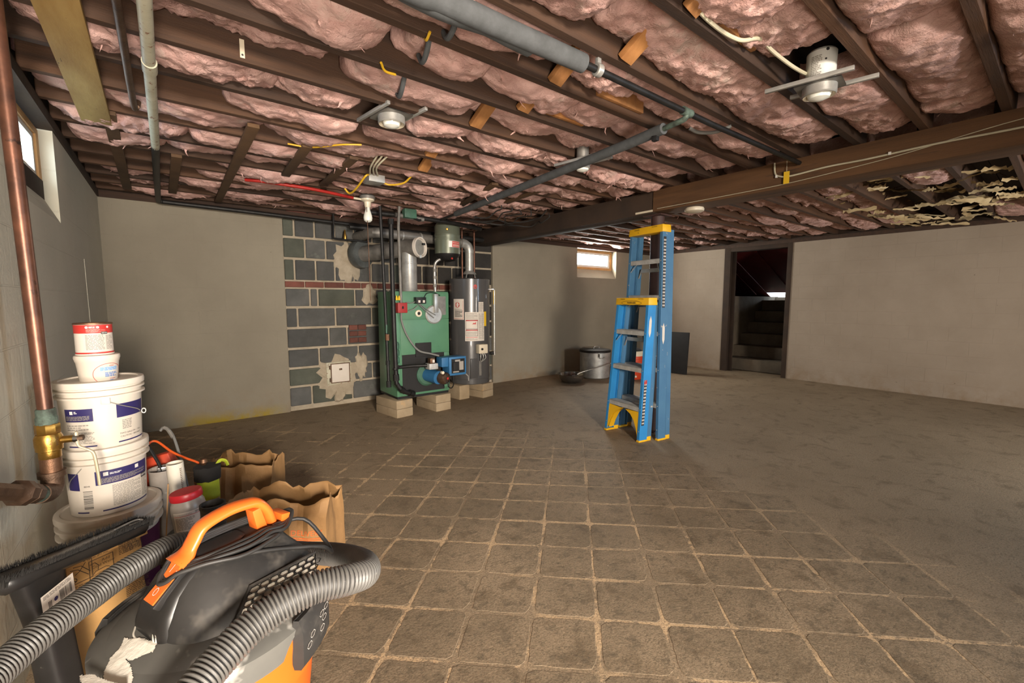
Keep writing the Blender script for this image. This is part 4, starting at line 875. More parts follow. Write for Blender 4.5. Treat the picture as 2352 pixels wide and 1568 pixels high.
# ash cleanout door in the block wall
cd = thing('cleanout_door', 'white painted iron chimney cleanout door in the bare block wall', 'cleanout door', (1.47, YF, 0.22))
MB().add([(1.335, YF - 0.012, 0.235), (1.60, YF - 0.012, 0.255), (1.595, YF - 0.012, 0.50), (1.33, YF - 0.012, 0.495), (1.335, YF + 0.05, 0.235), (1.60, YF + 0.05, 0.255), (1.595, YF + 0.05, 0.50), (1.33, YF + 0.05, 0.495)],
         [(0, 1, 2, 3), (0, 4, 5, 1), (1, 5, 6, 2), (2, 6, 7, 3), (3, 7, 4, 0), (4, 7, 6, 5)]).build('frame', m_wpaintp, cd, bevel=0.005)
dd = MB().box((1.375, YF - 0.03, 0.265), (1.575, YF - 0.01, 0.48)).build('door', m_sticker, cd, bevel=0.004)
f = MB()
for q in ((1.37, 0.262, 1.58, 0.272), (1.37, 0.474, 1.58, 0.484), (1.37, 0.272, 1.38, 0.474), (1.57, 0.272, 1.58, 0.474)): f.box((q[0], YF - 0.034, q[1]), (q[2], YF - 0.028, q[3]))
f.build('door_rim', m_bronze, dd); MB().cbox((1.475, YF - 0.038, 0.415), (0.03, 0.016, 0.018)).build('knob', m_bronze, dd, bevel=0.003)
f = MB()
for zz in (0.30, 0.44): f.cbox((1.368, YF - 0.025, zz), (0.018, 0.03, 0.04))
f.build('hinge', m_bronze, cd)

# ------------------------------------------------------------------ far corner: bowl, pot, cooler, panel
def bowl_prof(t): return [(0.10, 0.0), (0.135, 0.012), (0.170, 0.055), (0.186, 0.115), (0.205, 0.122), (0.207, 0.126), (0.184, 0.122), (0.166, 0.058), (0.13, 0.018), (0.02, 0.010)]
bw = thing('steel_bowl', 'shallow stainless steel bowl on the floor in front of the far wall', 'bowl', (4.55, 4.42, 0))
MB().lathe(bowl_prof(0), (0, 0, 0), 48).build('bowl', M('polished_steel', 'b0aba2', '8d877f', 6, 0.16, 0.9), bw, world=False)
ld = thing('ladle', 'long handled steel ladle lying from the bowl towards the stockpot', 'ladle', (4.68, 4.38, 0.13))
MB().tube([(4.60, 4.36, 0.115), (4.68, 4.36, 0.135), (4.92, 4.28, 0.19), (5.20, 4.20, 0.25)], 0.009, 10, True, [0.012, 0.009, 0.009, 0.011], ell=(0.5, 1.3)).build('handle', m_steel, ld)
MB().lathe([(0.012, -0.035), (0.034, -0.022), (0.045, 0.0), (0.042, 0.0), (0.030, -0.02), (0.008, -0.03)], (4.57, 4.37, 0.10), 24).build('ladle_cup', m_steel, ld)
sp = thing('stockpot', 'large dull aluminium stockpot with a lid, by the far wall', 'pot', (5.165, 4.52, 0))
MB().lathe([(0.215, 0.0), (0.23, 0.012), (0.23, 0.385), (0.236, 0.39), (0.236, 0.40)], (0, 0, 0), 48).build('pot_body', m_galv, sp, world=False)
MB().lathe([(0.242, 0.395), (0.244, 0.415), (0.235, 0.43), (0.10, 0.445), (0.02, 0.448)], (0, 0, 0), 48).build('lid', m_iron, sp, world=False)
MB().tube(spline([(-0.06, -0.03, 0.445), (-0.055, -0.03, 0.47), (0.0, -0.03, 0.478), (0.055, -0.03, 0.47), (0.06, -0.03, 0.445)], 5), 0.007, 8).build('lid_handle', m_steel, sp, world=False)
MB().bar((-0.22, 0.05, 0.47), (0.02, 0.0, 0.474), 0.02, 0.006).build('lid_clip', m_bronze, sp, world=False)
for dx in (-0.045, 0.045): MB().cbox((dx - 0.10, -0.212, 0.36), (0.014, 0.02, 0.05)).build('handle_lug', m_galvd, sp, world=False, bevel=0.003)
MB().tube(spline([(-0.145, -0.205, 0.345), (-0.14, -0.235, 0.325), (-0.10, -0.25, 0.32), (-0.06, -0.235, 0.325), (-0.055, -0.22, 0.345)], 5), 0.006, 8).build('pot_handle', m_steel, sp, world=False)
co = thing('drink_cooler', 'orange red round drink cooler with a white lid, behind the ladders', 'cooler', (5.53, 4.09, 0))
MB().lathe([(0.150, 0.0), (0.157, 0.01), (0.157, 0.27), (0.166, 0.275), (0.166, 0.30), (0.160, 0.305), (0.160, 0.36)], (0, 0, 0), 44).build('cooler_body', m_cooler, co, world=False)
MB().lathe([(0.170, 0.352), (0.172, 0.362), (0.170, 0.40), (0.155, 0.412), (0.02, 0.416)], (0, 0, 0), 44).build('lid', m_porc, co, world=False)
MB().lathe([(0.02, 0.0), (0.022, 0.02), (0.014, 0.05)], (-0.10, -0.128, 0.055), 14, axis=(-0.6, -0.8, 0)).build('spigot', m_porc, co, world=False)
for s in (1, -1): MB().cbox((s * 0.10, -s * 0.128, 0.33), (0.05, 0.05, 0.03)).build('carry_lug', m_cooler, co, world=False, bevel=0.01)
mb = MB(); rg = []
for k in range(6):
    u = k / 5; rg.append([(0.14 * math.cos(2 * PI * q / 24) * (1 - u * 0.8) * (1 + 0.25 * mn.noise(Vector((q * 0.7, k, 3)))) + 0.03, 0.10 * math.sin(2 * PI * q / 24) * (1 - u * 0.8) * (1 + 0.3 * mn.noise(Vector((q * 0.7, k, 9)))), 0.417 + 0.055 * u ** 0.7 + 0.012 * mn.noise(Vector((q, k * 2, 1)))) for q in range(24)])
mb.loft(rg); o = mb.build('black_cloth', m_cloth, smooth=180); o.location = (5.56, 4.10, 0.0); tag(o, 'crumpled black cloth lying on the lid of the orange cooler', 'cloth')
o = MB().cbox((0, 0, 0.335), (0.03, 0.42, 0.67)).build('black_board', m_black, bevel=0.006); o.location = (6.42, 3.93, 0.006); o.rotation_euler = (0, math.radians(5), 0.10)
tag(o, 'flat matte black board standing upright on the floor right of the ladders', 'board')

# ------------------------------------------------------------------ things hung from the ceiling
def can_light(label, c, ax, az, housing=None, tilt=(0, 0), r=0.075):
    """recessed can with its mounting plate and two bar hangers; az = direction of the bars"""
    t = thing('recessed_light', label, 'light', c, az, 'recessed can lights left hanging between the joists')
    t.rotation_euler = (tilt[0], tilt[1], az)
    MB().lathe([(r, -0.035), (r + 0.004, -0.03), (r + 0.004, 0.004), (r, 0.004), (r - 0.004, -0.034)], (0, 0, 0), 32, caps=False).build('collar', m_galv, t, world=False)
    MB().lathe([(r, -0.036), (r - 0.012, -0.030), (r - 0.026, 0.02), (0.02, 0.03)], (0, 0, 0), 32, caps=False).build('reflector', m_porc, t, world=False)
    MB().lathe([(0.014, 0.03), (0.022, 0.012), (0.040, -0.012), (0.044, -0.026), (0.036, -0.044), (0.016, -0.052), (0.003, -0.053)], (0, 0, 0), 28).build('bulb', m_bulb, t, world=False)
    pl = MB(); K = 28; vi = [(r * math.cos(2 * PI * k / K), r * math.sin(2 * PI * k / K)) for k in range(K)]
    vo = []
    for x, y in vi:
        s = r * 1.42 / max(abs(x), abs(y) * 1.15); vo.append((x * s, y * s))
    pl.add([(x, y, 0) for x, y in vi] + [(x, y, 0) for x, y in vo] + [(x, y, 0.004) for x, y in vi] + [(x, y, 0.004) for x, y in vo],
           [(k, (k + 1) % K, (k + 1) % K + K, k + K) for k in range(K)] + [(k + 2 * K, k + 3 * K, (k + 1) % K + 3 * K, (k + 1) % K + 2 * K) for k in range(K)])
    pl.build('mounting_plate', m_galvd, t, world=False, smooth=0)
    for s in (1, -1): MB().box((-0.15 + 0.03 * s, s * r * 1.35 - 0.008, 0.004), (0.15 + 0.03 * s, s * r * 1.35 + 0.008, 0.020)).build('bar_hanger', m_galv, t, world=False, bevel=0.002)
    if housing:
        h = MB().lathe([(r - 0.006, 0.004), (r - 0.004, 0.01), (r - 0.004, 0.125), (r - 0.010, 0.133), (0.02, 0.135)], (0, 0, 0), 36).build('housing', housing, t, world=False)
        if housing is m_winwhite:
            p = MB(); wrap(p, (0, 0, 0), lambda z: r - 0.004, -98, print_lines(-0.02, 0.018, 0.105, 0.03, 12, random.Random(5))); p.build('housing_print', m_greyp, h, world=False, smooth=0)
            p = MB(); wrap(p, (0, 0, 0), lambda z: r - 0.004, -60, [disc2(0, 0.12, 0.006, 12), disc2(-0.004, 0.085, 0.004, 8)], 0.001); p.build('housing_hole', m_blackp, h, world=False, smooth=0)
    return t
can_light('bare white recessed can light with two bar hangers near the main beam', (2.135, 0.70, 2.045), 0, -1.43, m_winwhite, (0.05, 0.02), 0.056)
can_light('steel recessed light with bulb and plate in the middle of the ceiling', (0.925, 2.16, 2.09), 0, -1.43, m_galvd, (0.03, 0.0), 0.062)
can_light('small steel recessed light below the grey foam pipe, towards the beam', (2.125, 1.99, 2.05), 0, -1.43, m_galvd, (0, 0), 0.043)

# foam-wrapped pipe along the joist and the branch under the joists
wp = thing('copper_pipe', 'dark water pipe under the joists, its first length in thick grey foam', 'pipe', (1.3, 1.19, 2.06))
MB().tube([(0.3, 1.20, 2.052), (0.62, 1.205, 2.053), (0.66, 1.205, 2.055), (0.95, 1.20, 2.057), (1.263, 1.188, 2.058)], 0.034, 16, True, [0.045, 0.040, 0.035, 0.034, 0.033]).build('foam_sleeve', m_foam, wp)
MB().tube([(1.25, 1.188, 2.058), (2.2, 1.182, 2.06), (3.24, 1.15, 2.06)], 0.0135, 14).build('pipe', m_iron, wp)
MB().lathe([(0.02, -0.014), (0.024, -0.01), (0.024, 0.01), (0.02, 0.014)], (1.345, 1.186, 2.058), 18, axis=(1, 0, 0)).build('pipe_clamp', m_galv, wp); MB().cbox((1.345, 1.186, 2.088), (0.02, 0.016, 0.03)).build('clamp_screw', m_galv, wp, bevel=0.003)
MB().cyl((1.93, 1.183, 2.06), (2.0, 1.183, 2.06), 0.019, 14).build('tee', m_verdi, wp)
fo = []
r9 = random.Random(4)
for k in range(9): fo.append((0.32 + k * 0.09, 1.222 + 0.001 * k, 2.035 - 0.001 * k + r9.uniform(-0.008, 0.012)))
MB().tube(spline(fo, 3), 0.014, 8, ell=(0.4, 1.4)).build('foam_flap', m_foam, wp)
bp_ = thing('branch_pipe', 'long grey foam-covered branch pipe running under the joists to the boiler corner', 'pipe', (2.05, 1.9, 2.03))
MB().tube(spline([(1.965, 1.183, 2.06), (1.965, 1.19, 2.035), (1.97, 1.24, 2.03), (1.995, 1.33, 2.033)], 5), 0.0135, 12).build('pipe', m_verdi, bp_)
MB().tube([(1.99, 1.32, 2.033), (2.03, 1.55, 2.035), (2.08, 1.98, 2.035), (2.17, 2.8, 2.035), (2.27, 3.8, 2.03)], 0.027, 16).build('foam_sleeve', m_foam, bp_)
MB().tube([(2.27, 3.79, 2.03), (2.32, 4.3, 2.03)], 0.0135, 12).build('pipe', m_iron, bp_)
MB().cbox((1.995, 1.37, 2.012), (0.025, 0.03, 0.05)).build('hanger', m_iron, bp_, bevel=0.003)

# painted pipe running to the far wall, then dark along the top of the wall
tp = thing('drain_pipe', 'chipped white painted pipe under the joists that turns along the far wall', 'pipe', (-0.01, 3.2, 2.02))
MB().tube([(-0.005, 0.9, 2.045), (-0.01, 3.22, 2.035)], 0.0195, 18).build('painted_length', m_wpaintp, tp)
MB().cyl((-0.007, 2.12, 2.04), (-0.007, 2.2, 2.04), 0.0235, 16).build('coupling', m_wpaintp, tp)
MB().tube(spline([(-0.01, 3.2, 2.035), (-0.018, 4.0, 2.035), (-0.022, 4.84, 2.035), (-0.01, 4.905, 2.035), (0.05, 4.93, 2.034), (0.6, 4.93, 2.028), (1.5, 4.93, 2.012), (2.4, 4.93, 2.0)], 5), 0.0195, 16).build('dark_length', m_iron, tp)
tq = thing('thin_pipe', 'thin bronze pipe hung beside the white painted pipe at the left', 'pipe', (-0.1, 1.9, 2.03))
MB().tube(spline([(-0.07, 0.9, 2.06), (-0.072, 1.9, 2.055), (-0.074, 2.62, 2.05), (-0.066, 2.68, 2.055), (-0.06, 2.70, 2.085)], 5), 0.0125, 12).build('pipe', m_bronze, tq)
MB().tube(spline([(-0.10, 1.0, 2.07), (-0.10, 1.60, 2.055), (-0.093, 1.69, 2.045), (-0.07, 1.71, 2.035), (-0.052, 1.68, 2.04), (-0.05, 1.6, 2.06)], 6), 0.009, 10).build('u_hanger', m_winwhite, tq)

lv = thing('pipe_drop', 'thin iron pipe dropping beside the bare blocks, bending to a brass valve', 'pipe', (1.42, 4.92, 1.85))
MB().tube(spline([(1.425, 4.90, 2.16), (1.422, 4.90, 1.95), (1.418, 4.90, 1.86), (1.44, 4.90, 1.838), (1.58, 4.92, 1.838), (1.80, 4.94, 1.84)], 5), 0.011, 10).build('pipe', m_iron, lv)
MB().lathe([(0.016, 0), (0.020, 0.02), (0.012, 0.06), (0.006, 0.10)], (1.545, 4.92, 1.845), 12).build('valve', m_brass, lv); MB().lathe([(0.018, 0), (0.022, 0.02), (0.010, 0.09)], (1.75, 4.92, 1.85), 12).build('valve', m_brass, lv)
rc = thing('red_pipe', 'bright red tube running under the joists to the pull chain lamp', 'pipe', (1.0, 3.8, 2.06))
MB().tube(spline([(0.50, 3.86, 2.075), (0.60, 3.80, 2.068), (0.80, 3.78, 2.063), (1.0, 3.79, 2.06), (1.29, 3.86, 2.055)], 6), 0.0125, 12).build('tube', m_redcond, rc)
MB().cyl((1.285, 3.858, 2.055), (1.36, 3.87, 2.055), 0.009, 10).build('end_fitting', m_porc, rc)
bl = thing('pull_chain_lamp', 'bare white bulb in a porcelain holder with a pull cord, above the blocks', 'lamp', (1.415, 3.86, 2.04))
MB().lathe([(0.058, 2.06), (0.056, 2.048), (0.03, 2.035), (0.026, 2.005), (0.022, 1.99)], (1.415, 3.86, 0), 24).build('holder', m_porc, bl)
MB().lathe([(0.017, 1.995), (0.018, 1.975), (0.034, 1.925), (0.038, 1.90), (0.033, 1.878), (0.018, 1.865), (0.003, 1.862)], (1.415, 3.86, 0), 24).build('bulb', m_bulb, bl)
MB().tube([(1.40, 3.84, 1.99), (1.405, 3.84, 1.6), (1.41, 3.842, 1.18)], 0.003, 6).build('pull_cord', m_castb, bl)
MB().lathe([(0.065, 2.06), (0.065, 2.085), (0.05, 2.098)], (1.415, 3.86, 0), 16).build('lamp_box', m_galvd, bl)
jb = thing('junction_box', 'grey steel junction box with yellow and white cables under the joists', 'junction box', (1.24, 3.25, 2.08))
MB().box((1.19, 3.20, 2.045), (1.31, 3.32, 2.098)).build('box', m_galv, jb, bevel=0.004)
MB().tube(spline([(1.20, 3.22, 2.09), (1.15, 3.16, 2.06), (1.13, 3.30, 2.0), (1.12, 3.42, 1.985), (1.09, 3.44, 2.02)], 6), 0.007, 8).build('cable', m_ycable, jb)
MB().tube(spline([(1.31, 3.27, 2.07), (1.37, 3.26, 2.055), (1.44, 3.17, 2.06), (1.47, 3.09, 2.10)], 6), 0.007, 8).build('cable', m_ycable, jb)
for q in range(3): MB().tube(spline([(1.20 + q * 0.03, 3.21, 2.09), (1.13 + q * 0.02, 3.0, 2.085), (1.12 + q * 0.03, 2.85, 2.12)], 6), 0.006, 8).build('cable', m_cable, jb)
tag(MB().lathe([(0.05, 0), (0.072, 0.008), (0.075, 0.02), (0.07, 0.034), (0.06, 0.037)], (3.375, 1.935, 1.888), 32).build('lamp_holder', m_porc), 'round white porcelain lamp holder under the main beam beside the post', 'lamp holder')
gb_ = thing('zone_valve', 'green painted motor box on the pipes above the boiler', 'valve', (1.93, 4.15, 2.03))
MB().box((1.87, 4.10, 1.995), (2.0, 4.18, 2.085)).build('motor_box', m_greend, gb_, bevel=0.012); MB().cyl((1.80, 4.16, 2.02), (2.10, 4.16, 2.005), 0.022, 12).build('valve_body', m_galvd, gb_)
for i, (pts, r_) in enumerate((([(1.55, 4.25, 2.03), (1.9, 4.22, 2.03), (2.35, 4.2, 2.02), (2.9, 4.3, 2.01)], 0.024), ([(1.55, 4.78, 1.96), (2.2, 4.72, 1.955), (3.2, 4.7, 1.95)], 0.03), ([(1.98, 4.12, 2.0), (2.05, 4.14, 1.99), (2.10, 4.2, 2.05)], 0.012))):
    tag(MB().tube(spline(pts, 6), r_, 14).build('heating_pipe', m_iron), ['dark iron heating pipe level under the joists above the boiler', 'thick dark iron pipe along the wall behind the stove pipe', 'short bent dark pipe beside the green valve box'][i], 'pipe')

# cables
tag(MB().tube(spline([(1.36, 0.80, 2.14), (1.40, 0.815, 2.115), (1.55, 0.82, 2.11), (1.66, 0.80, 2.105), (1.75, 0.775, 2.13), (1.86, 0.775, 2.125), (2.0, 0.76, 2.11), (2.10, 0.74, 2.10), (2.16, 0.755, 2.13)], 6), 0.007, 8).build('electric_cable', m_cable), 'cream electric cable drooping to the bare white can light', 'cable')
cbm = thing('beam_cable', 'white cable stapled along the face of the main beam', 'cable', (3.25, 0.8, 2.0))
MB().tube(spline([(3.245, 1.30, 2.095), (3.25, 1.295, 2.03), (3.25, 1.27, 2.005), (3.25, 1.20, 1.992), (3.25, 1.0, 2.003), (3.252, 0.8, 2.001), (3.252, 0.5, 2.008), (3.252, 0.2, 2.003), (3.252, -0.4, 2.01)], 6), 0.0055, 8).build('cable', m_cable, cbm)
for yy in (1.285, 0.70, 0.1): MB().cbox((3.25, yy, 2.006), (0.012, 0.012, 0.016)).build('cable_staple', m_winwhite, cbm)
tag(MB().tube(spline([(3.256, 2.2, 1.945), (3.256, 1.6, 1.945), (3.256, 1.2, 1.95), (3.256, 0.8, 1.975), (3.256, 0.6, 1.995), (3.256, 0.2, 2.045), (3.256, -0.3, 2.06)], 6), 0.0022, 6).build('thin_wire', m_cable), 'thin pale wire strung along the main beam below the cable', 'wire')
yt = thing('yellow_tag', 'yellow paper tag hanging on the face of the main beam', 'tag', (3.245, 1.225, 1.98))
MB().cbox((3.243, 1.222, 1.985), (0.002, 0.034, 0.078)).build('card', m_yels, yt); MB().tube([(3.243, 1.222, 2.02), (3.245, 1.225, 2.09)], 0.0015, 5).build('string', m_cable, yt)
wt = thing('white_tag', 'narrow white tag hanging against a brown joist', 'tag', (0.277, 2.04, 2.12)); MB().cbox((0.277, YJ[9] - JT - 0.004, 2.145), (0.016, 0.002, 0.068)).build('card', m_porc, wt); MB().cyl((0.277, YJ[9] - JT - 0.006, 2.122), (0.277, YJ[9] - JT - 0.002, 2.122), 0.004, 8).build('hole', m_blackp, wt)
for i, (x, y_, dx, dy) in enumerate(((0.80, 1.29, 0.02, 0.16), (0.80, 1.5, 0.02, 0.14), (0.84, 1.80, 0.03, 0.17))):
    tag(MB().tube(spline([(x, y_, ZJ + 0.05), (x + dx * 0.2, y_ + dy * 0.3, ZJ - 0.004), (x + dx * 0.7, y_ + dy * 0.7, ZJ - 0.014), (x + dx, y_ + dy, ZJ + 0.03)], 6), 0.010, 10).build('pipe_hook', m_foam), ['bent grey hook under the joist nearest the foam pipe', 'bent grey hook one joist behind the foam pipe', 'looped grey hook just above the middle ceiling light'][i], 'hook')
tag(MB().tube(spline([(2.24, 1.33, 2.095), (2.28, 1.30, 2.075), (2.34, 1.24, 2.072), (2.37, 1.17, 2.09)], 6), 0.009, 10).build('pipe_hook', m_gcable), 'bent grey hook at the dark pipe near the main beam', 'hook')
for i, pts in enumerate(([(0.60, 2.90, 2.094), (0.72, 2.86, 2.088), (0.85, 2.70, 2.088), (0.95, 2.66, 2.097)], [(0.70, 1.72, 2.098), (0.73, 1.755, 2.09), (0.78, 1.77, 2.097)], [(0.76, 1.43, 2.10), (0.762, 1.46, 2.088), (0.765, 1.478, 2.10)])):
    tag(MB().tube(spline(pts, 6), 0.005, 8).build('yellow_cable', m_ycable), ['yellow cable looped under the joists left of the junction box', 'short yellow cable end poking out near the middle ceiling light', 'yellow strap end showing beside a fat pink batt'][i], 'cable')
r5 = random.Random(9); bu_ = thing('cable_bundle', 'loose bundle of black cables under the joists at the dark end of the main beam', 'cables', (2.8, 3.6, 2.0))
for i in range(6):
    x = 2.45 + 0.12 * i; pts = [(x, 3.2 + r5.uniform(0, 0.2), 2.05)]
    for q in range(6): pts.append((x + r5.uniform(-0.05, 0.08) * q * 0.5, 3.3 + q * 0.12, 2.02 - r5.uniform(0, 0.05)))
    MB().tube(spline(pts, 4), 0.006, 6).build('cable', m_rubber, bu_)

# ------------------------------------------------------------------ copper riser with ball valve at the left wall
cp = thing('water_main', 'copper water main with a brass ball valve and bronze elbow by the left wall', 'pipe', (-0.335, 1.99, 0.58))
PX, PY = -0.332, 2.005
MB().cyl((PX, PY, 0.895), (PX - 0.022, PY, 2.09), 0.0195, 24).build('copper_pipe', m_copper, cp)
MB().lathe([(0.028, 0.835), (0.030, 0.84), (0.030, 0.868), (0.0275, 0.872), (0.0275, 0.90), (0.025, 0.905)], (PX, PY, 0), 24).build('adapter', m_verdi, cp)
MB().lathe([(0.032, 0.80), (0.034, 0.803), (0.034, 0.838), (0.031, 0.842)], (PX, PY, 0), 8).build('valve_nut', m_brass, cp)
vb = MB().lathe([(0.028, 0.695), (0.031, 0.70), (0.031, 0.728), (0.037, 0.732), (0.037, 0.742), (0.0385, 0.755), (0.0385, 0.785), (0.033, 0.80)], (PX, PY, 0), 32).build('valve_body', m_brass, cp)
p = MB(); wrap(p, (PX, PY, 0), lambda z: 0.0385, -70, [([(-(y - 0.77) , x + 0.77) for x, y in [(a, b + 0.77) for a, b in text2d('600', 0.016)[0]]], text2d('600', 0.016)[1]), shift2(([(-y, x) for x, y in text2d('WOG', 0.014)[0]], text2d('WOG', 0.014)[1]), 0.016, 0.77), shift2(([(-y, x) for x, y in text2d('600', 0.014)[0]], text2d('600', 0.014)[1]), -0.004, 0.77)][1:], 0.0005); p.build('valve_marks', m_bronze, vb, smooth=0)
MB().cyl((PX + 0.03, PY - 0.004, 0.768), (PX + 0.062, PY - 0.010, 0.768), 0.0145, 18).build('valve_stem', m_brass, cp)
MB().cyl((PX + 0.060, PY - 0.010, 0.768), (PX + 0.071, PY - 0.012, 0.768), 0.017, 18).build('packing_nut', m_chrome, cp); MB().cyl((PX + 0.071, PY - 0.012, 0.768), (PX + 0.083, PY - 0.014, 0.768), 0.012, 6).build('stem_nut', m_bronze, cp)
MB().tube(spline([(PX + 0.066, PY - 0.012, 0.795), (PX + 0.067, PY - 0.015, 0.76), (PX + 0.072, PY - 0.022, 0.735), (PX + 0.094, PY - 0.026, 0.715), (PX + 0.104, PY - 0.026, 0.698), (PX + 0.108, PY - 0.026, 0.66), (PX + 0.111, PY - 0.026, 0.60), (PX + 0.112, PY - 0.026, 0.555)], 5), 0.0095, 10, ell=(0.5, 1.0)).build('lever_handle', M('cream_vinyl', 'd8ccae', 'c4b592', 9, 0.5), cp)
MB().cyl((PX, PY, 0.605), (PX, PY, 0.70), 0.0265, 24).build('nipple', m_castb, cp)
EL = [(PX, PY, 0.622), (PX, PY, 0.595), (PX - 0.002, PY - 0.006, 0.575), (PX - 0.008, PY - 0.035, 0.570), (PX - 0.018, PY - 0.080, 0.585)]
MB().tube(spline(EL, 5), 0.0285, 20).build('elbow', m_bronze, cp); MB().cyl((PX, PY, 0.612), (PX, PY, 0.630), 0.034, 24).build('elbow_collar', m_bronze, cp)
for ch in cp.children:
    nm = ch.name.split('.')[0]
    if nm in ('adapter', 'valve_nut', 'valve_body', 'valve_marks', 'valve_stem', 'packing_nut', 'stem_nut', 'lever_handle', 'copper_pipe', 'nipple'):
        L_ = [ch] + list(ch.children)
        for o_ in L_:
            for v in o_.data.vertices:
                z = v.co.z + cp.location.z
                if nm == 'nipple': z = z if z < 0.65 else z - 0.02
                elif nm == 'copper_pipe': z = z if z > 1.5 else 0.825
                else: z = 0.672 + (z - 0.695) * 0.78
                if nm in ('adapter', 'valve_nut', 'valve_body') or o_ is not ch:
                    v.co.x = (PX - cp.location.x) + (v.co.x - (PX - cp.location.x)) * 0.88; v.co.y = (PY - cp.location.y) + (v.co.y - (PY - cp.location.y)) * 0.88
                v.co.z = z - cp.location.z
dU = Vector((-0.04, -0.195, 0.088)).normalized(); U0 = Vector(EL[-1])
MB().cyl(U0 - dU * 0.004, U0 + dU * 0.026, 0.0255, 20).build('nipple', m_verdi, cp)
MB().lathe([(0.026, 0), (0.030, 0.005), (0.031, 0.04), (0.023, 0.045), (0.023, 0.05), (0.035, 0.056), (0.037, 0.064), (0.037, 0.095), (0.028, 0.105), (0.024, 0.12), (0.024, 0.30)], U0 + dU * 0.024, 8, axis=dU).build('union', m_bronze, cp)

# ------------------------------------------------------------------ stack of buckets and cans
BC = (-0.228, 2.288)
def bucket(name, label, z, H, rb, rt, loc=BC, lid=True, group=None, rings=((0.05, 0.012), (0.09, 0.01)), deep=0.0):
    t = thing(name, label, 'bucket', (loc[0], loc[1], z), 0, group)
    rad = lambda zz: rb + (rt - rb) * zz / H
    prof = [(rb - 0.008, 0.0), (rb, 0.008)]
    for d, w_ in reversed(rings):
        prof += [(rad(H - d - w_), H - d - w_), (rad(H) + 0.009, H - d - w_ + 0.002), (rad(H) + 0.009, H - d), (rad(H - d) + 0.001, H - d + 0.002)]
    prof += [(rt, H - 0.012), (rt - 0.004, H - 0.006)]
    MB().lathe(prof, (0, 0, 0), 56).build('bucket_body', m_wplastic, t, world=False)
    if lid: MB().lathe([(rt + 0.002, H - 0.026), (rt + 0.009, H - 0.024), (rt + 0.010, H - 0.012), (rt + 0.008, H - 0.002), (rt, H), (rt - 0.008, H - 0.001), (rt - 0.014, H - 0.012 - deep), (0.02, H - 0.012 - deep)], (0, 0, 0), 56).build('lid', m_wplastic, t, world=False)
    return t, rad
FA = -80
b5, r5_ = bucket('paint_bucket', 'large lidded white paint bucket on the floor, bottom of the stack', 0.0, 0.385, 0.132, 0.150, rings=((0.045, 0.010), (0.078, 0.010)))
wrap(MB(), (0, 0, 0), r5_, FA, [rect(0.02, 0.21, 0.02, 0.275, 18)]).build('label', m_purplep, b5, world=False, smooth=60)
wrap(MB(), (0, 0, 0), r5_, FA, [rect(-0.2, -0.03, 0.02, 0.275, 18)]).build('label', m_whitep, b5, world=False, smooth=60)
b2, r2 = bucket('paint_bucket', 'dusty two gallon paint bucket with lid, second from the bottom of the stack', 0.374, 0.262, 0.112, 0.122, rings=((0.034, 0.008), (0.056, 0.008)), group='two gallon paint buckets in the stack')
rr = random.Random(31)
k1 = wrap(MB(), (0, 0, 0), r2, FA, [rect(-0.045, 0.135, 0.125, 0.178, 20)]).build('label', m_bluep, b2, world=False, smooth=60)
for q_ in (rect(-0.14, -0.095, 0.11, 0.175, 6), rect(-0.03, 0.135, 0.022, 0.027, 16), rect(-0.11, -0.07, 0.022, 0.027, 6)): wrap(MB(), (0, 0, 0), r2, FA, [q_]).build('label', m_bluep, b2, world=False, smooth=60)
wrap(MB(), (0, 0, 0), r2, FA, print_lines(-0.03, 0.12, 0.150, 0.130, 6, rr) , 0.0012).build('label_print', m_greyp, k1, world=False, smooth=0)
wrap(MB(), (0, 0, 0), r2, FA, [rect(-0.022, -0.008, 0.158, 0.172, 2), rect(0.075, 0.089, 0.158, 0.172, 2)] + print_lines(-0.004, 0.03, 0.168, 0.160, 2, rr), 0.0012).build('label_print', m_whitep, k1, world=False, smooth=0)
wrap(MB(), (0, 0, 0), r2, FA, print_lines(0.0, 0.095, 0.118, 0.035, 20, rr) + print_lines(0.10, 0.135, 0.112, 0.035, 20, rr), 0.0008).build('label_print', m_greyp, b2, world=False, smooth=0)
kk = wrap(MB(), (0, 0, 0), r2, FA, [rect(0.098, 0.128, 0.110, 0.128, 4)], 0.0016).build('name_plate', m_blackp, b2, world=False, smooth=0)
wrap(MB(), (0, 0, 0), r2, FA, [shift2(text2d('BEHR', 0.011), 0.113, 0.119)], 0.0022).build('name_letters', m_whitep, kk, world=False, smooth=0)
bars = []
for i in range(17):
    y = 0.038 + i * 0.0042; bars.append(rect(-0.084, -0.055, y, y + rr.choice((0.0012, 0.002, 0.0028)), 3))
wrap(MB(), (0, 0, 0), r2, FA, bars, 0.0008).build('barcode', m_blackp, b2, world=False, smooth=0)
wrap(MB(), (0, 0, 0), r2, FA, [shift2(text2d('BEHR', 0.008), -0.07, 0.125)], 0.0008).build('name_letters', m_blackp, b2, world=False, smooth=0)
MB().tube(spline([(0.118 * math.cos(math.radians(a)), 0.118 * math.sin(math.radians(a)), z) for a, z in ((-118, 0.20), (-124, 0.185), (-134, 0.165), (-144, 0.145), (-152, 0.11))], 4), 0.002, 6).build('wire_handle', m_steel, b2, world=False)
b1, r1 = bucket('paint_bucket', 'clean two gallon paint bucket with a recessed top, third in the stack', 0.624, 0.262, 0.112, 0.122, deep=0.030, rings=((0.034, 0.008), (0.056, 0.008)), group='two gallon paint buckets in the stack')
k1 = wrap(MB(), (0, 0, 0), r1, FA, [rect(-0.125, -0.035, 0.118, 0.165, 12)]).build('label', m_bluep, b1, world=False, smooth=60)
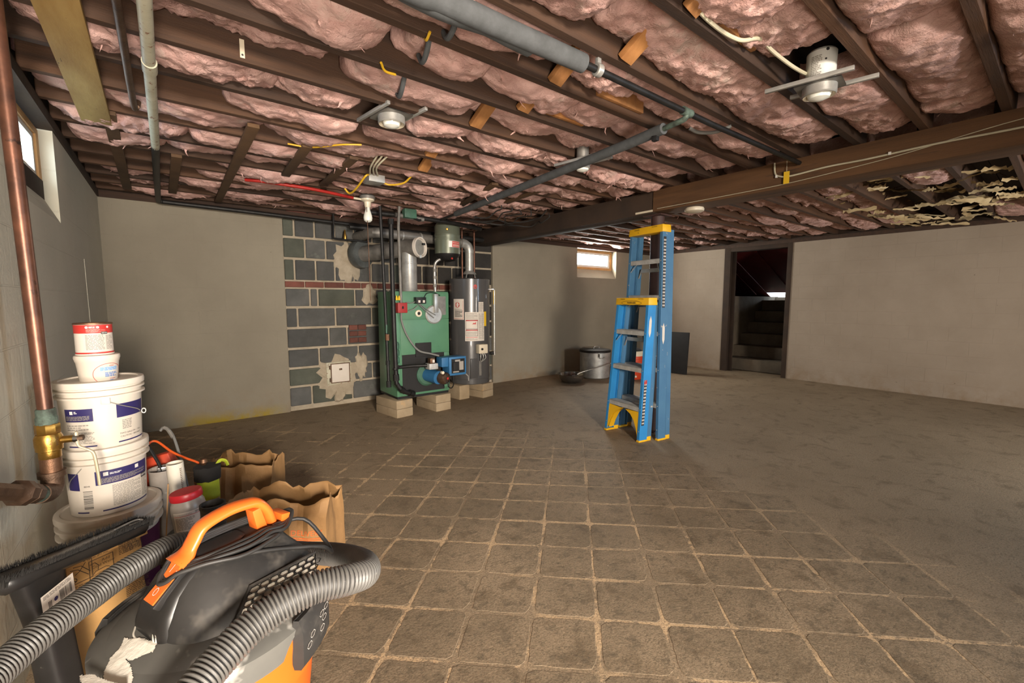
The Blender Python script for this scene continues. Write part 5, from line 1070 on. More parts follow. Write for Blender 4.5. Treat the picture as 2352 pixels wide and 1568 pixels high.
for q_ in (rect(0.03, 0.145, 0.118, 0.170, 16), rect(0.03, 0.14, 0.022, 0.027, 12), rect(-0.12, -0.03, 0.022, 0.027, 12)): wrap(MB(), (0, 0, 0), r1, FA, [q_]).build('label', m_bluep, b1, world=False, smooth=60)
wrap(MB(), (0, 0, 0), r1, FA, print_lines(-0.12, -0.045, 0.140, 0.123, 5, rr), 0.0012).build('label_print', m_greyp, k1, world=False, smooth=0)
wrap(MB(), (0, 0, 0), r1, FA, [rect(-0.105, -0.094, 0.146, 0.158, 2)] + print_lines(-0.09, -0.075, 0.158, 0.148, 2, rr), 0.0012).build('label_print', m_whitep, k1, world=False, smooth=0)
wrap(MB(), (0, 0, 0), r1, FA, print_lines(-0.12, -0.05, 0.108, 0.085, 3, rr) + print_lines(-0.11, -0.035, 0.078, 0.035, 10, rr) + print_lines(0.045, 0.08, 0.108, 0.07, 6, rr), 0.0008).build('label_print', m_greyp, b1, world=False, smooth=0)
wrap(MB(), (0, 0, 0), r1, FA, [shift2(text2d('TWO GALLON \u2022 7.58 L', 0.0085), 0.078, 0.055), shift2(text2d('CAUTION \u2022 IRRITANT', 0.0085), 0.078, 0.043)], 0.0008).build('volume_text', m_blackp, b1, world=False, smooth=0)
MB().tube(spline([((r1(z) + 0.006) * math.cos(math.radians(a)), (r1(z) + 0.006) * math.sin(math.radians(a)), z) for a, z in ((-78, 0.188), (-66, 0.172), (-50, 0.155), (-32, 0.138), (-22, 0.125))], 4), 0.0018, 6).build('wire_handle', m_steel, b1, world=False)
MB().cbox((r1(0.19) * math.cos(math.radians(-79)) , r1(0.19) * math.sin(math.radians(-79)) - 0.002, 0.188), (0.026, 0.012, 0.024)).build('handle_ear', m_wplastic, b1, world=False, bevel=0.003)
hb = MB(); a = math.radians(-20)
for k in range(3): 
    pts = [(0.132 * math.cos(a) + 0.009 * math.cos(t) * 0.7, 0.132 * math.sin(a) + 0.004 * k, 0.122 + 0.009 * math.sin(t)) for t in [2 * PI * q / 14 for q in range(15)]]; hb.tube(pts, 0.0015, 5)
hb.build('wire_loop', m_winwhite, b1, world=False)
tb = thing('joint_compound_tub', 'small white tub with an oval red and blue label, inside the top bucket rim', 'tub', (BC[0], BC[1] - 0.01, 0.852))
rt_ = lambda z: 0.052 + 0.012 * z / 0.125
MB().lathe([(0.050, 0.0), (0.052, 0.004), (0.0615, 0.098), (0.063, 0.10), (0.0645, 0.108), (0.066, 0.112), (0.066, 0.119), (0.0645, 0.124), (0.058, 0.126), (0.02, 0.124)], (0, 0, 0), 44).build('tub_body', m_wplastic, tb, world=False)
wrap(MB(), (0, 0, 0), rt_, FA + 5, [ring2(0.022, 0.053, 0.048, 0.041, 0.0016, 40)], 0.001).build('oval_frame', m_redp, tb, world=False, smooth=0)
wrap(MB(), (0, 0, 0), rt_, FA + 5, print_lines(-0.005, 0.052, 0.080, 0.066, 5, rr, 0.9), 0.001).build('label_print', m_lbluep, tb, world=False, smooth=0)
wrap(MB(), (0, 0, 0), rt_, FA + 5, print_lines(0.008, 0.05, 0.060, 0.042, 4, rr, 0.6) + [rect(0.022, 0.034, 0.026, 0.030, 2)] + print_lines(0.014, 0.04, 0.024, 0.018, 1, rr), 0.001).build('label_print', M('blue_print', '2f6db0', None, rough=0.5), tb, world=False, smooth=0)
wrap(MB(), (0, 0, 0), rt_, FA + 5, [rect(0.022, 0.038, 0.083, 0.085, 2), rect(0.022, 0.042, 0.034, 0.0355, 2)], 0.001).build('label_print', m_redp, tb, world=False, smooth=0)
ca = thing('paint_can', 'quart metal paint can with a red band, on top of the stack', 'can', (BC[0] - 0.004, BC[1] - 0.014, 0.978))
rc_ = lambda z: 0.0535
MB().lathe([(0.052, 0), (0.055, 0.001), (0.055, 0.005), (0.0535, 0.007), (0.0535, 0.113), (0.055, 0.115), (0.055, 0.119), (0.051, 0.119), (0.048, 0.113), (0.02, 0.113)], (0, 0, 0), 44).build('can_body', m_sticker, ca, world=False)
MB().lathe([(0.0555, 0.114), (0.0558, 0.117), (0.0555, 0.1195), (0.050, 0.1198), (0.047, 0.114)], (0, 0, 0), 44, caps=False).build('can_rim', m_castb, ca, world=False)
k1 = wrap(MB(), (0, 0, 0), rc_, FA, [rect(-0.165, 0.165, 0.082, 0.113, 44)], 0.0008).build('label_band', m_redp, ca, world=False, smooth=60); wrap(MB(), (0, 0, 0), rc_, FA, [rect(-0.165, 0.165, 0.005, 0.0115, 44)], 0.0008).build('label_band', m_redp, ca, world=False, smooth=60)
wrap(MB(), (0, 0, 0), rc_, FA, [disc2(-0.022, 0.104, 0.0045, 8), disc2(0.008, 0.104, 0.0045, 8), disc2(0.038, 0.104, 0.004, 8)] + print_lines(-0.016, 0.0, 0.107, 0.101, 2, rr), 0.0014).build('label_stars', m_whitep, k1, world=False, smooth=0)
wrap(MB(), (0, 0, 0), rc_, FA, print_lines(-0.024, 0.03, 0.098, 0.086, 4, rr), 0.0014).build('label_print', M('pale_red_print', 'd0857c', None), k1, world=False, smooth=0)
wrap(MB(), (0, 0, 0), rc_, FA, print_lines(-0.028, 0.025, 0.077, 0.02, 11, rr) + print_lines(0.03, 0.055, 0.074, 0.02, 11, rr), 0.0008).build('label_print', m_greyp, ca, world=False, smooth=0)
kk = wrap(MB(), (0, 0, 0), rc_, FA, [rect(0.016, 0.036, 0.078, 0.087, 4)], 0.0018).build('name_plate', m_blackp, ca, world=False, smooth=0)
wrap(MB(), (0, 0, 0), rc_, FA, [shift2(text2d('BEHR', 0.007), 0.026, 0.0825)], 0.0024).build('name_letters', m_whitep, kk, world=False, smooth=0)

# ------------------------------------------------------------------ clutter behind the vacuum
sj = thing('spackle_jar', 'dusty clear spackle jar with a red screw lid beside the vacuum', 'jar', (0.02, 1.885, 0.362), 0.0)
sj.rotation_euler = (math.radians(-3), math.radians(-5), 0)
MB().lathe([(0.046, 0.0), (0.051, 0.006), (0.052, 0.09), (0.050, 0.105), (0.044, 0.118), (0.042, 0.124)], (0, 0, 0), 40).build('jar_body', m_clear, sj, world=False)
MB().lathe([(0.0475, 0.122), (0.0485, 0.125), (0.0485, 0.143), (0.046, 0.147), (0.02, 0.148)], (0, 0, 0), 40).build('lid', m_redcap, sj, world=False)
rs = lambda z: 0.052
k1 = wrap(MB(), (0, 0, 0), rs, -88, [rect(-0.052, 0.062, 0.018, 0.088, 24)], 0.0006).build('label', m_sticker, sj, world=False, smooth=60)
wrap(MB(), (0, 0, 0), rs, -88, [shift2(text2d('PROFESSIONAL', 0.0085), -0.022, 0.080)] + print_lines(-0.046, 0.012, 0.070, 0.026, 10, rr), 0.0012).build('label_text', m_greyp, k1, world=False, smooth=0)
wrap(MB(), (0, 0, 0), rs, -88, [shift2(text2d('SPACKLING', 0.0095), 0.040, 0.081), rect(-0.052, 0.062, 0.014, 0.018, 20)], 0.0012).build('label_title', m_blackp, k1, world=False, smooth=0)
wrap(MB(), (0, 0, 0), rs, -88, [rect(-0.05, 0.03, 0.0745, 0.076, 12), ([(0.034, 0.062), (0.055, 0.060), (0.048, 0.074)], [(0, 1, 2)])], 0.0012).build('label_accent', m_redp, k1, world=False, smooth=0)
pb = thing('black_bucket', 'upturned black bucket on the floor under the spackle jar', 'bucket', (0.02, 1.89, 0)); MB().lathe([(0.090, 0), (0.095, 0.01), (0.078, 0.355), (0.072, 0.36), (0.02, 0.36)], (0, 0, 0), 36).build('bucket_body', m_vacblk, pb, world=False); MB().lathe([(0.095, 0.0), (0.099, 0.004), (0.099, 0.014), (0.094, 0.018)], (0, 0, 0), 36).build('rim', m_vacblk, pb, world=False)
pv = thing('pvc_pipe_offcut', 'white plastic pipe offcut standing upright behind the spackle jar', 'pipe', (0.0, 2.28, 0)); pv.rotation_euler = (0.02, -0.04, 0)
MB().lathe([(0.027, 0.0), (0.030, 0.0), (0.030, 0.505), (0.027, 0.505), (0.026, 0.30), (0.02, 0.30)], (0, 0, 0), 32).build('pipe', m_pvc, pv, world=False)
wrap(MB(), (0, 0, 0), lambda z: 0.030, -78, [rect(0.008, 0.012, 0.36 + 0.0075 * q, 0.364 + 0.0075 * q, 1) for q in range(17)] + [rect(0.014, 0.0155, 0.36 + 0.0075 * q, 0.3655 + 0.0075 * q, 1) for q in range(17)], 0.0006).build('pipe_print', m_castb, pv, world=False, smooth=0)
yb = thing('glove_bundle', 'black and yellow green work glove bundle standing beside the brown paper bag', 'gloves', (0.092, 2.33, 0))
MB().lathe([(0.036, 0.0), (0.040, 0.01), (0.041, 0.30)], (0, 0, 0), 28).build('clear_sleeve', m_clear, yb, world=False)
mb = MB(); rg = []
for k in range(9):
    z = 0.29 + 0.10 * k / 8; rg.append([((0.042 + 0.003 * mn.noise(Vector((q * 0.6, k, 0)))) * math.cos(2 * PI * q / 24), (0.036 + 0.004 * mn.noise(Vector((q * 0.6, k, 5)))) * math.sin(2 * PI * q / 24), z) for q in range(24)])
mb.loft(rg).build('cuff', m_neon, yb, world=False)
mb = MB(); rg = []
for k in range(7):
    z = 0.385 + 0.062 * k / 6; s_ = 1.12 + 0.05 * k / 6; rg.append([((0.044 * s_ + 0.004 * mn.noise(Vector((q * 0.9, k, 20)))) * math.cos(2 * PI * q / 24), (0.037 * s_ + 0.004 * mn.noise(Vector((q * 0.9, k, 25)))) * math.sin(2 * PI * q / 24), z + 0.006 * mn.noise(Vector((q * 0.8, k, 30)))) for q in range(24)])
mb.loft(rg).build('glove_palm', m_cloth, yb, world=False)
MB().tube(spline([(0.03, 0.01, 0.43), (0.05, 0.015, 0.455), (0.07, 0.01, 0.45), (0.078, 0.0, 0.43)], 5), 0.008, 8, ell=(1, 0.6)).build('strap', m_neon, yb, world=False)
MB().lathe([(0.010, 0.0), (0.016, 0.012), (0.012, 0.026), (0.004, 0.03)], (-0.012, 0.012, 0.45), 14).build('finger_tip', m_castb, yb, world=False)
oc = thing('orange_tool_case', 'scuffed orange plastic tool case on end behind the bucket stack', 'case', (-0.085, 2.60, 0)); oc.rotation_euler = (0, 0, -0.35)
MB().loft([[(-0.085, -0.03, 0), (0.075, -0.03, 0), (0.075, 0.04, 0), (-0.085, 0.04, 0)], [(-0.085, -0.03, 0.40), (0.075, -0.03, 0.40), (0.075, 0.04, 0.40), (-0.085, 0.04, 0.40)], [(-0.075, -0.02, 0.44), (0.05, -0.02, 0.47), (0.05, 0.03, 0.47), (-0.075, 0.03, 0.44)]]).build('case_body', m_cooler, oc, world=False, bevel=0.008)
MB().box((0.075, -0.02, 0.05), (0.088, 0.03, 0.39)).build('case_edge', m_redpaint, oc, world=False, bevel=0.004)
cupt = thing('plastic_beaker', 'tall cloudy clear plastic beaker between the bucket stack and the white pipe', 'beaker', (-0.065, 2.43, 0)); MB().lathe([(0.036, 0), (0.04, 0.005), (0.050, 0.43), (0.052, 0.435), (0.052, 0.442), (0.047, 0.44), (0.037, 0.01), (0.01, 0.008)], (0, 0, 0), 36).build('beaker', m_clear, cupt, world=False)
br = thing('paint_brush', 'black handled paint brush standing in the cloudy beaker', 'brush', (-0.07, 2.425, 0.02)); MB().tube(spline([(0.02, -0.005, 0.0), (0.012, 0.0, 0.30), (0.0, 0.0, 0.42), (-0.025, 0.0, 0.50), (-0.05, 0.005, 0.56)], 5), 0.009, 10, ell=(0.7, 1.4)).build('handle', m_black, br, world=False); MB().cbox((0.006, -0.003, 0.40), (0.04, 0.016, 0.06)).build('ferrule', m_chrome, br, world=False, bevel=0.003); MB().cbox((0.012, -0.003, 0.36), (0.05, 0.02, 0.05)).build('bristle_block', m_black, br, world=False, bevel=0.004)
st = thing('paint_stick', 'thin wooden paint stirring stick leaning beside the spackle jar', 'stick', (-0.05, 1.98, 0.0)); MB().bar((-0.085, 1.93, 0.0), (-0.042, 2.06, 0.49), 0.02, 0.004, up=(1, 0, 0)).build('stick', m_bag, st)
ro = thing('hooked_rod', 'thin dark rod with a bent pale tip standing behind the white pipe', 'rod', (0.02, 2.55, 0)); MB().tube(spline([(0.05, 2.42, 0.0), (0.02, 2.50, 0.30), (-0.01, 2.58, 0.49), (-0.03, 2.62, 0.555), (-0.055, 2.64, 0.575), (-0.068, 2.645, 0.56)], 6), 0.006, 8).build('rod', m_gcable, ro); MB().tube(spline([(-0.022, 2.60, 0.53), (-0.04, 2.63, 0.565), (-0.055, 2.64, 0.576)], 4), 0.008, 8).build('rod_tip', m_steel, ro)
tag(MB().tube(spline([(-0.16, 2.52, 0.46), (-0.12, 2.55, 0.52), (-0.085, 2.56, 0.535), (-0.03, 2.50, 0.49), (0.02, 2.46, 0.46), (0.07, 2.43, 0.43), (0.11, 2.45, 0.36), (0.12, 2.47, 0.2), (0.12, 2.5, 0.008), (0.05, 2.6, 0.008)], 6), 0.005, 8).build('extension_cord', m_ocable), 'thin orange cord draped from the tool case past the white pipe', 'cord')
tt = thing('vacuum_tube', 'dusty black vacuum tube end standing up behind the vacuum handle', 'tube', (0.075, 1.70, 0)); MB().lathe([(0.030, 0.0), (0.030, 0.42), (0.034, 0.425), (0.035, 0.50), (0.037, 0.503), (0.037, 0.515), (0.032, 0.515), (0.029, 0.40), (0.02, 0.40)], (0, 0, 0), 36).build('tube', m_vacblk, tt, world=False)
for zz in (0.44, 0.455, 0.47): MB().lathe([(0.035, zz), (0.0362, zz + 0.003), (0.035, zz + 0.006)], (0, 0, 0), 36, caps=False).build('tube_ridge', m_vacblk, tt, world=False)

def paper_bag(label, c, rz, lx_, ly_, h, seed, text=None, patch=False, lean=0.0):
    t = thing('paper_bag', label, 'bag', c, rz, 'brown paper bags standing open behind the vacuum')
    mb = MB(); per = []; n = 16
    for side in range(4):
        for k in range(n):
            u = -1 + 2 * k / n; per.append(((u, -1), (1, u), (-u, 1), (-1, -u))[side])
    nz = 20; V = []
    for i in range(nz + 1):
        w_ = i / nz; z = h * w_
        for x, y in per:
            a = Vector((x * 1.3 + seed, y * 1.3, w_ * 0.9)); nn = mn.noise(a) * 0.5 + mn.noise(a * 2.2) * 0.18; sharp = abs(mn.noise(a * 1.9 + Vector((5, 5, 5))))
            X = x * lx_ / 2; Y = y * ly_ / 2
            X += nn * 0.03 * w_ - (0.018 * (1 - abs(y)) * (1 if x > 0 else -1) if abs(x) == 1 else 0) * w_; Y += (nn + sharp * 0.8) * 0.055 * w_ + lean * w_
            zz = z + (h * 0.14 * mn.noise(Vector((x * 2.1 + seed, y * 2.1, 7))) + h * 0.09 * abs(mn.noise(Vector((x * 7 + seed, y * 7, 1))))) * w_ ** 3
            V.append((X, Y, zz))
    K = len(per); mb.add(V, [(i * K + k, i * K + (k + 1) % K, (i + 1) * K + (k + 1) % K, (i + 1) * K + k) for i in range(nz) for k in range(K)] + [tuple(range(K - 1, -1, -1))])
    o = mb.build('bag_body', m_bag, t, world=False, smooth=22)
    sm = o.modifiers.new('paper_thickness', 'SOLIDIFY'); sm.thickness = 0.0015
    return t, V, K, nz
pg1, V1, K1, n1_ = paper_bag('rear brown paper bag with an orange printed corner and ragged rim', (0.265, 2.74, 0), math.radians(-31), 0.36, 0.20, 0.305, 3.0)
pg2, V2, K2, n2_ = paper_bag('nearer brown paper bag with orange lettering, standing open', (0.355, 2.045, 0), math.radians(-38), 0.42, 0.19, 0.335, 8.4)
def on_bag(V, K, nz, fx, fz, lift=0.004):
    """point on the front (-y) side of a bag at width fraction fx and height fraction fz"""
    k = fx * 16; i = fz * nz; k0, i0 = min(15, int(k)), min(nz - 1, int(i)); a, b = k - k0, i - i0
    P = lambda ii, kk: Vector(V[ii * K + kk])
    p = P(i0, k0) * (1 - a) * (1 - b) + P(i0, k0 + 1) * a * (1 - b) + P(i0 + 1, k0) * (1 - a) * b + P(i0 + 1, k0 + 1) * a * b
    return p + Vector((0, -lift, 0))
vs, fs = text2d('DELIVERY', 0.032); MB().add([on_bag(V2, K2, n2_, 0.80 + x / 0.42, 0.64 + y / 0.335) for x, y in vs], fs).build('bag_lettering', m_orangep, pg2, world=False, smooth=0)
mb = MB()
for sh in print_lines(-0.06, 0.07, 0.01, -0.005, 2, random.Random(2)): mb.add([on_bag(V2, K2, n2_, min(0.98, 0.80 + x / 0.42), 0.56 + y / 0.335) for x, y in sh[0]], sh[1])
mb.build('bag_print', m_orangep, pg2, world=False, smooth=0)
mb = MB(); G = 10
mb.add([on_bag(V1, K1, n1_, 0.02 + 0.40 * a / G * (1.0 - 0.45 * b / G), 0.30 + 0.33 * b / G) for a in range(G + 1) for b in range(G + 1)], [(a * (G + 1) + b, (a + 1) * (G + 1) + b, (a + 1) * (G + 1) + b + 1, a * (G + 1) + b + 1) for a in range(G) for b in range(G)])
mb.build('orange_print', m_orangep, pg1, world=False, smooth=0)

# kraft sack of dry mix leaning by the wall
sk = thing('dry_mix_sack', 'kraft paper sack with printed mixing instructions between the wall and the vacuum', 'sack', (-0.233, 1.794, 0), math.radians(31))
mb = MB(); rg = []
for i in range(15):
    z = 0.445 * i / 14; th = 0.055 * (1 - (i / 14) ** 3 * 0.6); ww = 0.125
    rg.append([((ww * math.copysign(abs(math.cos(t)) ** 0.35, math.cos(t))), th * math.copysign(abs(math.sin(t)) ** 0.7, math.sin(t)) + 0.012 * mn.noise(Vector((math.cos(t) * 2, i * 0.4, 2))), z + 0.012 * math.cos(t) * (i / 14) + 0.006 * mn.noise(Vector((math.cos(t) * 4, i, 0)))) for t in [2 * PI * q / 40 for q in range(40)]])
mb.loft(rg).build('sack_body', m_sackp, sk, world=False, smooth=40)
fy = -0.072
def fp(shapes, name, mat, par=sk, y=fy): return flat_print(MB(), (0, y, 0), (1, 0, 0), (0, 0, 1), shapes).build(name, mat, par, world=False, smooth=0)
m_brownp = M('dark_brown_print', '3a2a18', None)
def frame2(x0, x1, y0, y1, t=0.002): return [rect(x0, x1, y0, y0 + t), rect(x0, x1, y1 - t, y1), rect(x0, x0 + t, y0, y1), rect(x1 - t, x1, y0, y1)]
def stroke(pts, w):
    vs = []; fs = []
    for i, (x, y) in enumerate(pts):
        x2, y2 = pts[min(i + 1, len(pts) - 1)]; x1, y1 = pts[max(i - 1, 0)]; d = math.hypot(x2 - x1, y2 - y1) or 1; nx, ny = -(y2 - y1) / d * w / 2, (x2 - x1) / d * w / 2
        vs += [(x + nx, y + ny), (x - nx, y - ny)]
    for i in range(len(pts) - 1): fs.append((2 * i, 2 * i + 1, 2 * i + 3, 2 * i + 2))
    return vs, fs
fp([shift2(s_, 0.035, 0.088) for s_ in frame2(-0.125, -0.065, 0.285, 0.345)] + [shift2(s_, 0.006, 0.050) for s_ in frame2(-0.045, 0.015, 0.315, 0.372)] + [shift2(s_, 0.035, 0.088) for s_ in (ring2(-0.108, 0.297, 0.007, 0.007, 0.002, 20), stroke([(-0.113, 0.302), (-0.103, 0.292)], 0.002), stroke([(-0.115, 0.33), (-0.098, 0.325), (-0.075, 0.298)], 0.002), stroke([(-0.108, 0.336), (-0.09, 0.332), (-0.071, 0.306)], 0.002), stroke([(-0.08, 0.338), (-0.095, 0.318), (-0.105, 0.312)], 0.002), ring2(-0.072, 0.339, 0.003, 0.003, 0.001, 12))] +
    [shift2(s_, 0.006, 0.050) for s_ in (stroke([(-0.042, 0.36), (-0.03, 0.362), (-0.022, 0.35), (-0.024, 0.337)], 0.002), stroke([(-0.035, 0.328), (-0.03, 0.335), (-0.005, 0.337), (0.004, 0.332)], 0.002), stroke([(-0.035, 0.322), (-0.02, 0.327), (0.0, 0.326)], 0.0015),
    shift2(text2d('Add', 0.012), -0.004, 0.361), shift2(text2d('Cold Water', 0.0115), -0.010, 0.349))], 'instruction_pictograms', m_brownp)
fp(print_lines(-0.09, -0.035, 0.367, 0.345, 5, rr, 0.4) + print_lines(-0.04, 0.015, 0.358, 0.345, 3, rr, 0.4) + print_lines(0.035, 0.085, 0.44, 0.40, 8, rr, 0.4) + print_lines(-0.05, 0.01, 0.436, 0.428, 2, rr, 0.4) + print_lines(0.045, 0.11, 0.33, 0.25, 14, rr, 0.4), 'sack_text', m_brownp)
top_ = sk
fl_ = MB().add([(x - 0.035, y - 0.012, z - 0.005) for x, y, z in ((0.03, -0.045, 0.425), (0.155, -0.05, 0.43), (0.16, -0.035, 0.465), (0.04, -0.03, 0.455), (0.03, -0.035, 0.42), (0.155, -0.04, 0.425), (0.16, -0.025, 0.46), (0.04, -0.02, 0.45))], [(0, 1, 2, 3), (4, 7, 6, 5), (0, 4, 5, 1), (1, 5, 6, 2), (2, 6, 7, 3), (3, 7, 4, 0)]).build('top_flap', m_sackp, sk, world=False)
bars = [rect(0.045 + 0.0036 * q, 0.045 + 0.0036 * q + rr.choice((0.001, 0.0018)), 0.427, 0.449) for q in range(14)]
flat_print(MB(), (0, -0.059 - 0.45 * 0.35, 0.0), (1, -0.03, 0), (0, 0.35, 1), bars, 0.004).build('barcode', m_brownp, fl_, world=False, smooth=0)

# ------------------------------------------------------------------ floor brush nozzle of the vacuum
nz = thing('vacuum_floor_brush', 'wide black vacuum floor brush turned bristles up, leaning by the left wall', 'brush', (-0.29, 1.42, 0.0))
A0 = Vector((-0.325, 1.375, 0.575)); A1 = Vector((-0.105, 1.70, 0.502)); dA = (A1 - A0).normalized(); L_ = (A1 - A0).length
upv = Vector((0.10, 0.02, 1)); upv = (upv - dA * upv.dot(dA)).normalized(); sdv = dA.cross(upv)
fm = Matrix((dA, sdv, upv)).transposed().to_4x4(); fm.translation = A0
def bodyring(x, w_, h): return [(x, y * w_, z * h) for y, z in ((-0.6, 0.5), (-1, 0.25), (-1, -0.25), (-0.75, -0.75), (-0.3, -1), (0.3, -1), (0.75, -0.75), (1, -0.25), (1, 0.25), (0.6, 0.5))]
rg = [bodyring(-0.005, 0.012, 0.012)] + [bodyring(x, 0.030, 0.028) for x in (0.012, 0.1, 0.2, 0.3, L_ - 0.012)] + [bodyring(L_ + 0.005, 0.012, 0.012)]
m_ = MB(); m_.loft(rg); m2 = MB().add(m_.v, m_.f, fm); m2.build('nozzle_body', m_brushblk, nz, smooth=50)
mb = MB(); rr = random.Random(12)
for row in (-1, 1):
    for k in range(700):
        x = -0.012 + (L_ + 0.024) * rr.random(); y = row * 0.025 + rr.uniform(-0.004, 0.004); l = rr.uniform(0.008, 0.016); dx, dy = rr.uniform(-0.006, 0.006), row * rr.uniform(0, 0.006); w_ = 0.0014
        mb.add([(x - w_, y, 0.010), (x + w_, y, 0.010), (x + dx, y + dy, 0.012 + l)], [(0, 1, 2)], fm); mb.add([(x, y - w_, 0.010), (x, y + w_, 0.010), (x + dx, y + dy, 0.012 + l)], [(0, 1, 2)], fm)
for end, s in ((0, -1), (L_, 1)):
    for k in range(150):
        y = rr.uniform(-0.026, 0.026); l = rr.uniform(0.008, 0.016); x = end + s * rr.uniform(0, 0.012); w_ = 0.0014; dx = s * rr.uniform(0, 0.010)
        mb.add([(x, y - w_, -0.004), (x, y + w_, -0.004), (x + dx, y + rr.uniform(-0.004, 0.004), 0.010 + l)], [(0, 1, 2)], fm)
mb.build('bristles', m_rubber, nz, smooth=0, kind='stuff')
mb = MB(); mb.add(*(lambda m: (m.v, m.f))(MB().tube(spline([(L_ - 0.10, 0, 0.016), (L_ - 0.05, -0.004, 0.018), (L_ - 0.018, -0.004, 0.018), (L_ - 0.010, 0.006, 0.017), (L_ - 0.02, 0.012, 0.016), (L_ - 0.06, 0.010, 0.016)], 5), 0.0025, 6)), fm); mb.build('wire_bail', m_steel, nz)
# neck and elbow down to the floor
nk = A0 + dA * 0.085
rg = []
for i, (dz, hw_, hd, sx) in enumerate(((0.0, 0.056, 0.024, 0.0), (-0.03, 0.052, 0.025, 0.0), (-0.10, 0.040, 0.026, 0.004), (-0.135, 0.036, 0.028, 0.008), (-0.140, 0.040, 0.031, 0.008), (-0.18, 0.038, 0.031, 0.012), (-0.30, 0.036, 0.034, 0.02), (-0.42, 0.034, 0.034, 0.03), (-nk.z + 0.02, 0.034, 0.034, 0.03))):
    rg.append([tuple(nk + Vector((sx, 0, dz - 0.012)) + dA * hw_ * c_ + Vector((0.83, -0.56, 0)) * hd * s_) for c_, s_ in [(math.copysign(abs(math.cos(t)) ** 0.6, math.cos(t)), math.copysign(abs(math.sin(t)) ** 0.6, math.sin(t))) for t in [2 * PI * q / 28 for q in range(28)]]])
MB().loft(rg).build('nozzle_neck', m_brushblk, nz, smooth=40)
so = nk + Vector((0.83, -0.56, 0)) * 0.030 + Vector((0.003, 0, -0.075)) + dA * 0.004
uu = Vector((dA.x, dA.y, 0.12)).normalized(); un = Vector((-0.05, 0.06, 1)).normalized()
stk = flat_print(MB(), so, uu, un, [rect(-0.040, 0.040, -0.028, 0.028)], 0.0035).build('sticker', m_sticker, nz, smooth=0)
rr = random.Random(17)
flat_print(MB(), so, uu, un, [rect(0.002 + 0.0028 * q, 0.002 + 0.0028 * q + rr.choice((0.0008, 0.0016)), -0.012, 0.012) for q in range(11)] + [rect(-0.026 + 0.003 * q, -0.0245 + 0.003 * q, -0.012, 0.006) for q in range(3)] + print_lines(-0.036, 0.036, 0.025, 0.016, 3, rr, 0.4) + print_lines(-0.036, 0.036, -0.016, -0.025, 3, rr, 0.4), 0.0042).build('sticker_print', m_blackp, stk, smooth=0)
flat_print(MB(), so + uu * 0.0 + un * 0.001, uu, un, [disc2(-0.008, 0.0, 0.005, 10)], 0.0046).build('paint_blot', m_bluep, stk, smooth=0)
wd_ = thing('vacuum_wand', 'black vacuum wand lying on the floor between the brush and the vacuum', 'wand', (-0.2, 1.4, 0.03))
MB().tube([(-0.215, 1.03, 0.03), (-0.17, 1.36, 0.03), (-0.13, 1.66, 0.03)], 0.029, 20, True, [0.029, 0.027, 0.025]).build('tube', m_vacblk, wd_); MB().tube([(-0.18, 1.30, 0.03), (-0.172, 1.35, 0.03)], 0.033, 20).build('coupling', m_vacblk, wd_)

# ------------------------------------------------------------------ the shop vacuum
F2 = Vector((-0.92, -0.39, 0)).normalized(); vrz = math.atan2(F2.y, F2.x)
va = thing('shop_vacuum', 'dusty orange and black wet dry shop vacuum with its hose wrapped around it', 'vacuum', (0.048, 1.150, 0.0), vrz)
RV = 0.208
MB().lathe([(0.150, 0.055), (0.168, 0.06), (0.178, 0.20), (0.192, 0.33), (0.194, 0.345), (0.203, 0.35), (0.212, 0.44), (0.213, 0.478)], (0, 0, 0), 72).build('drum', m_orange, va, world=False)
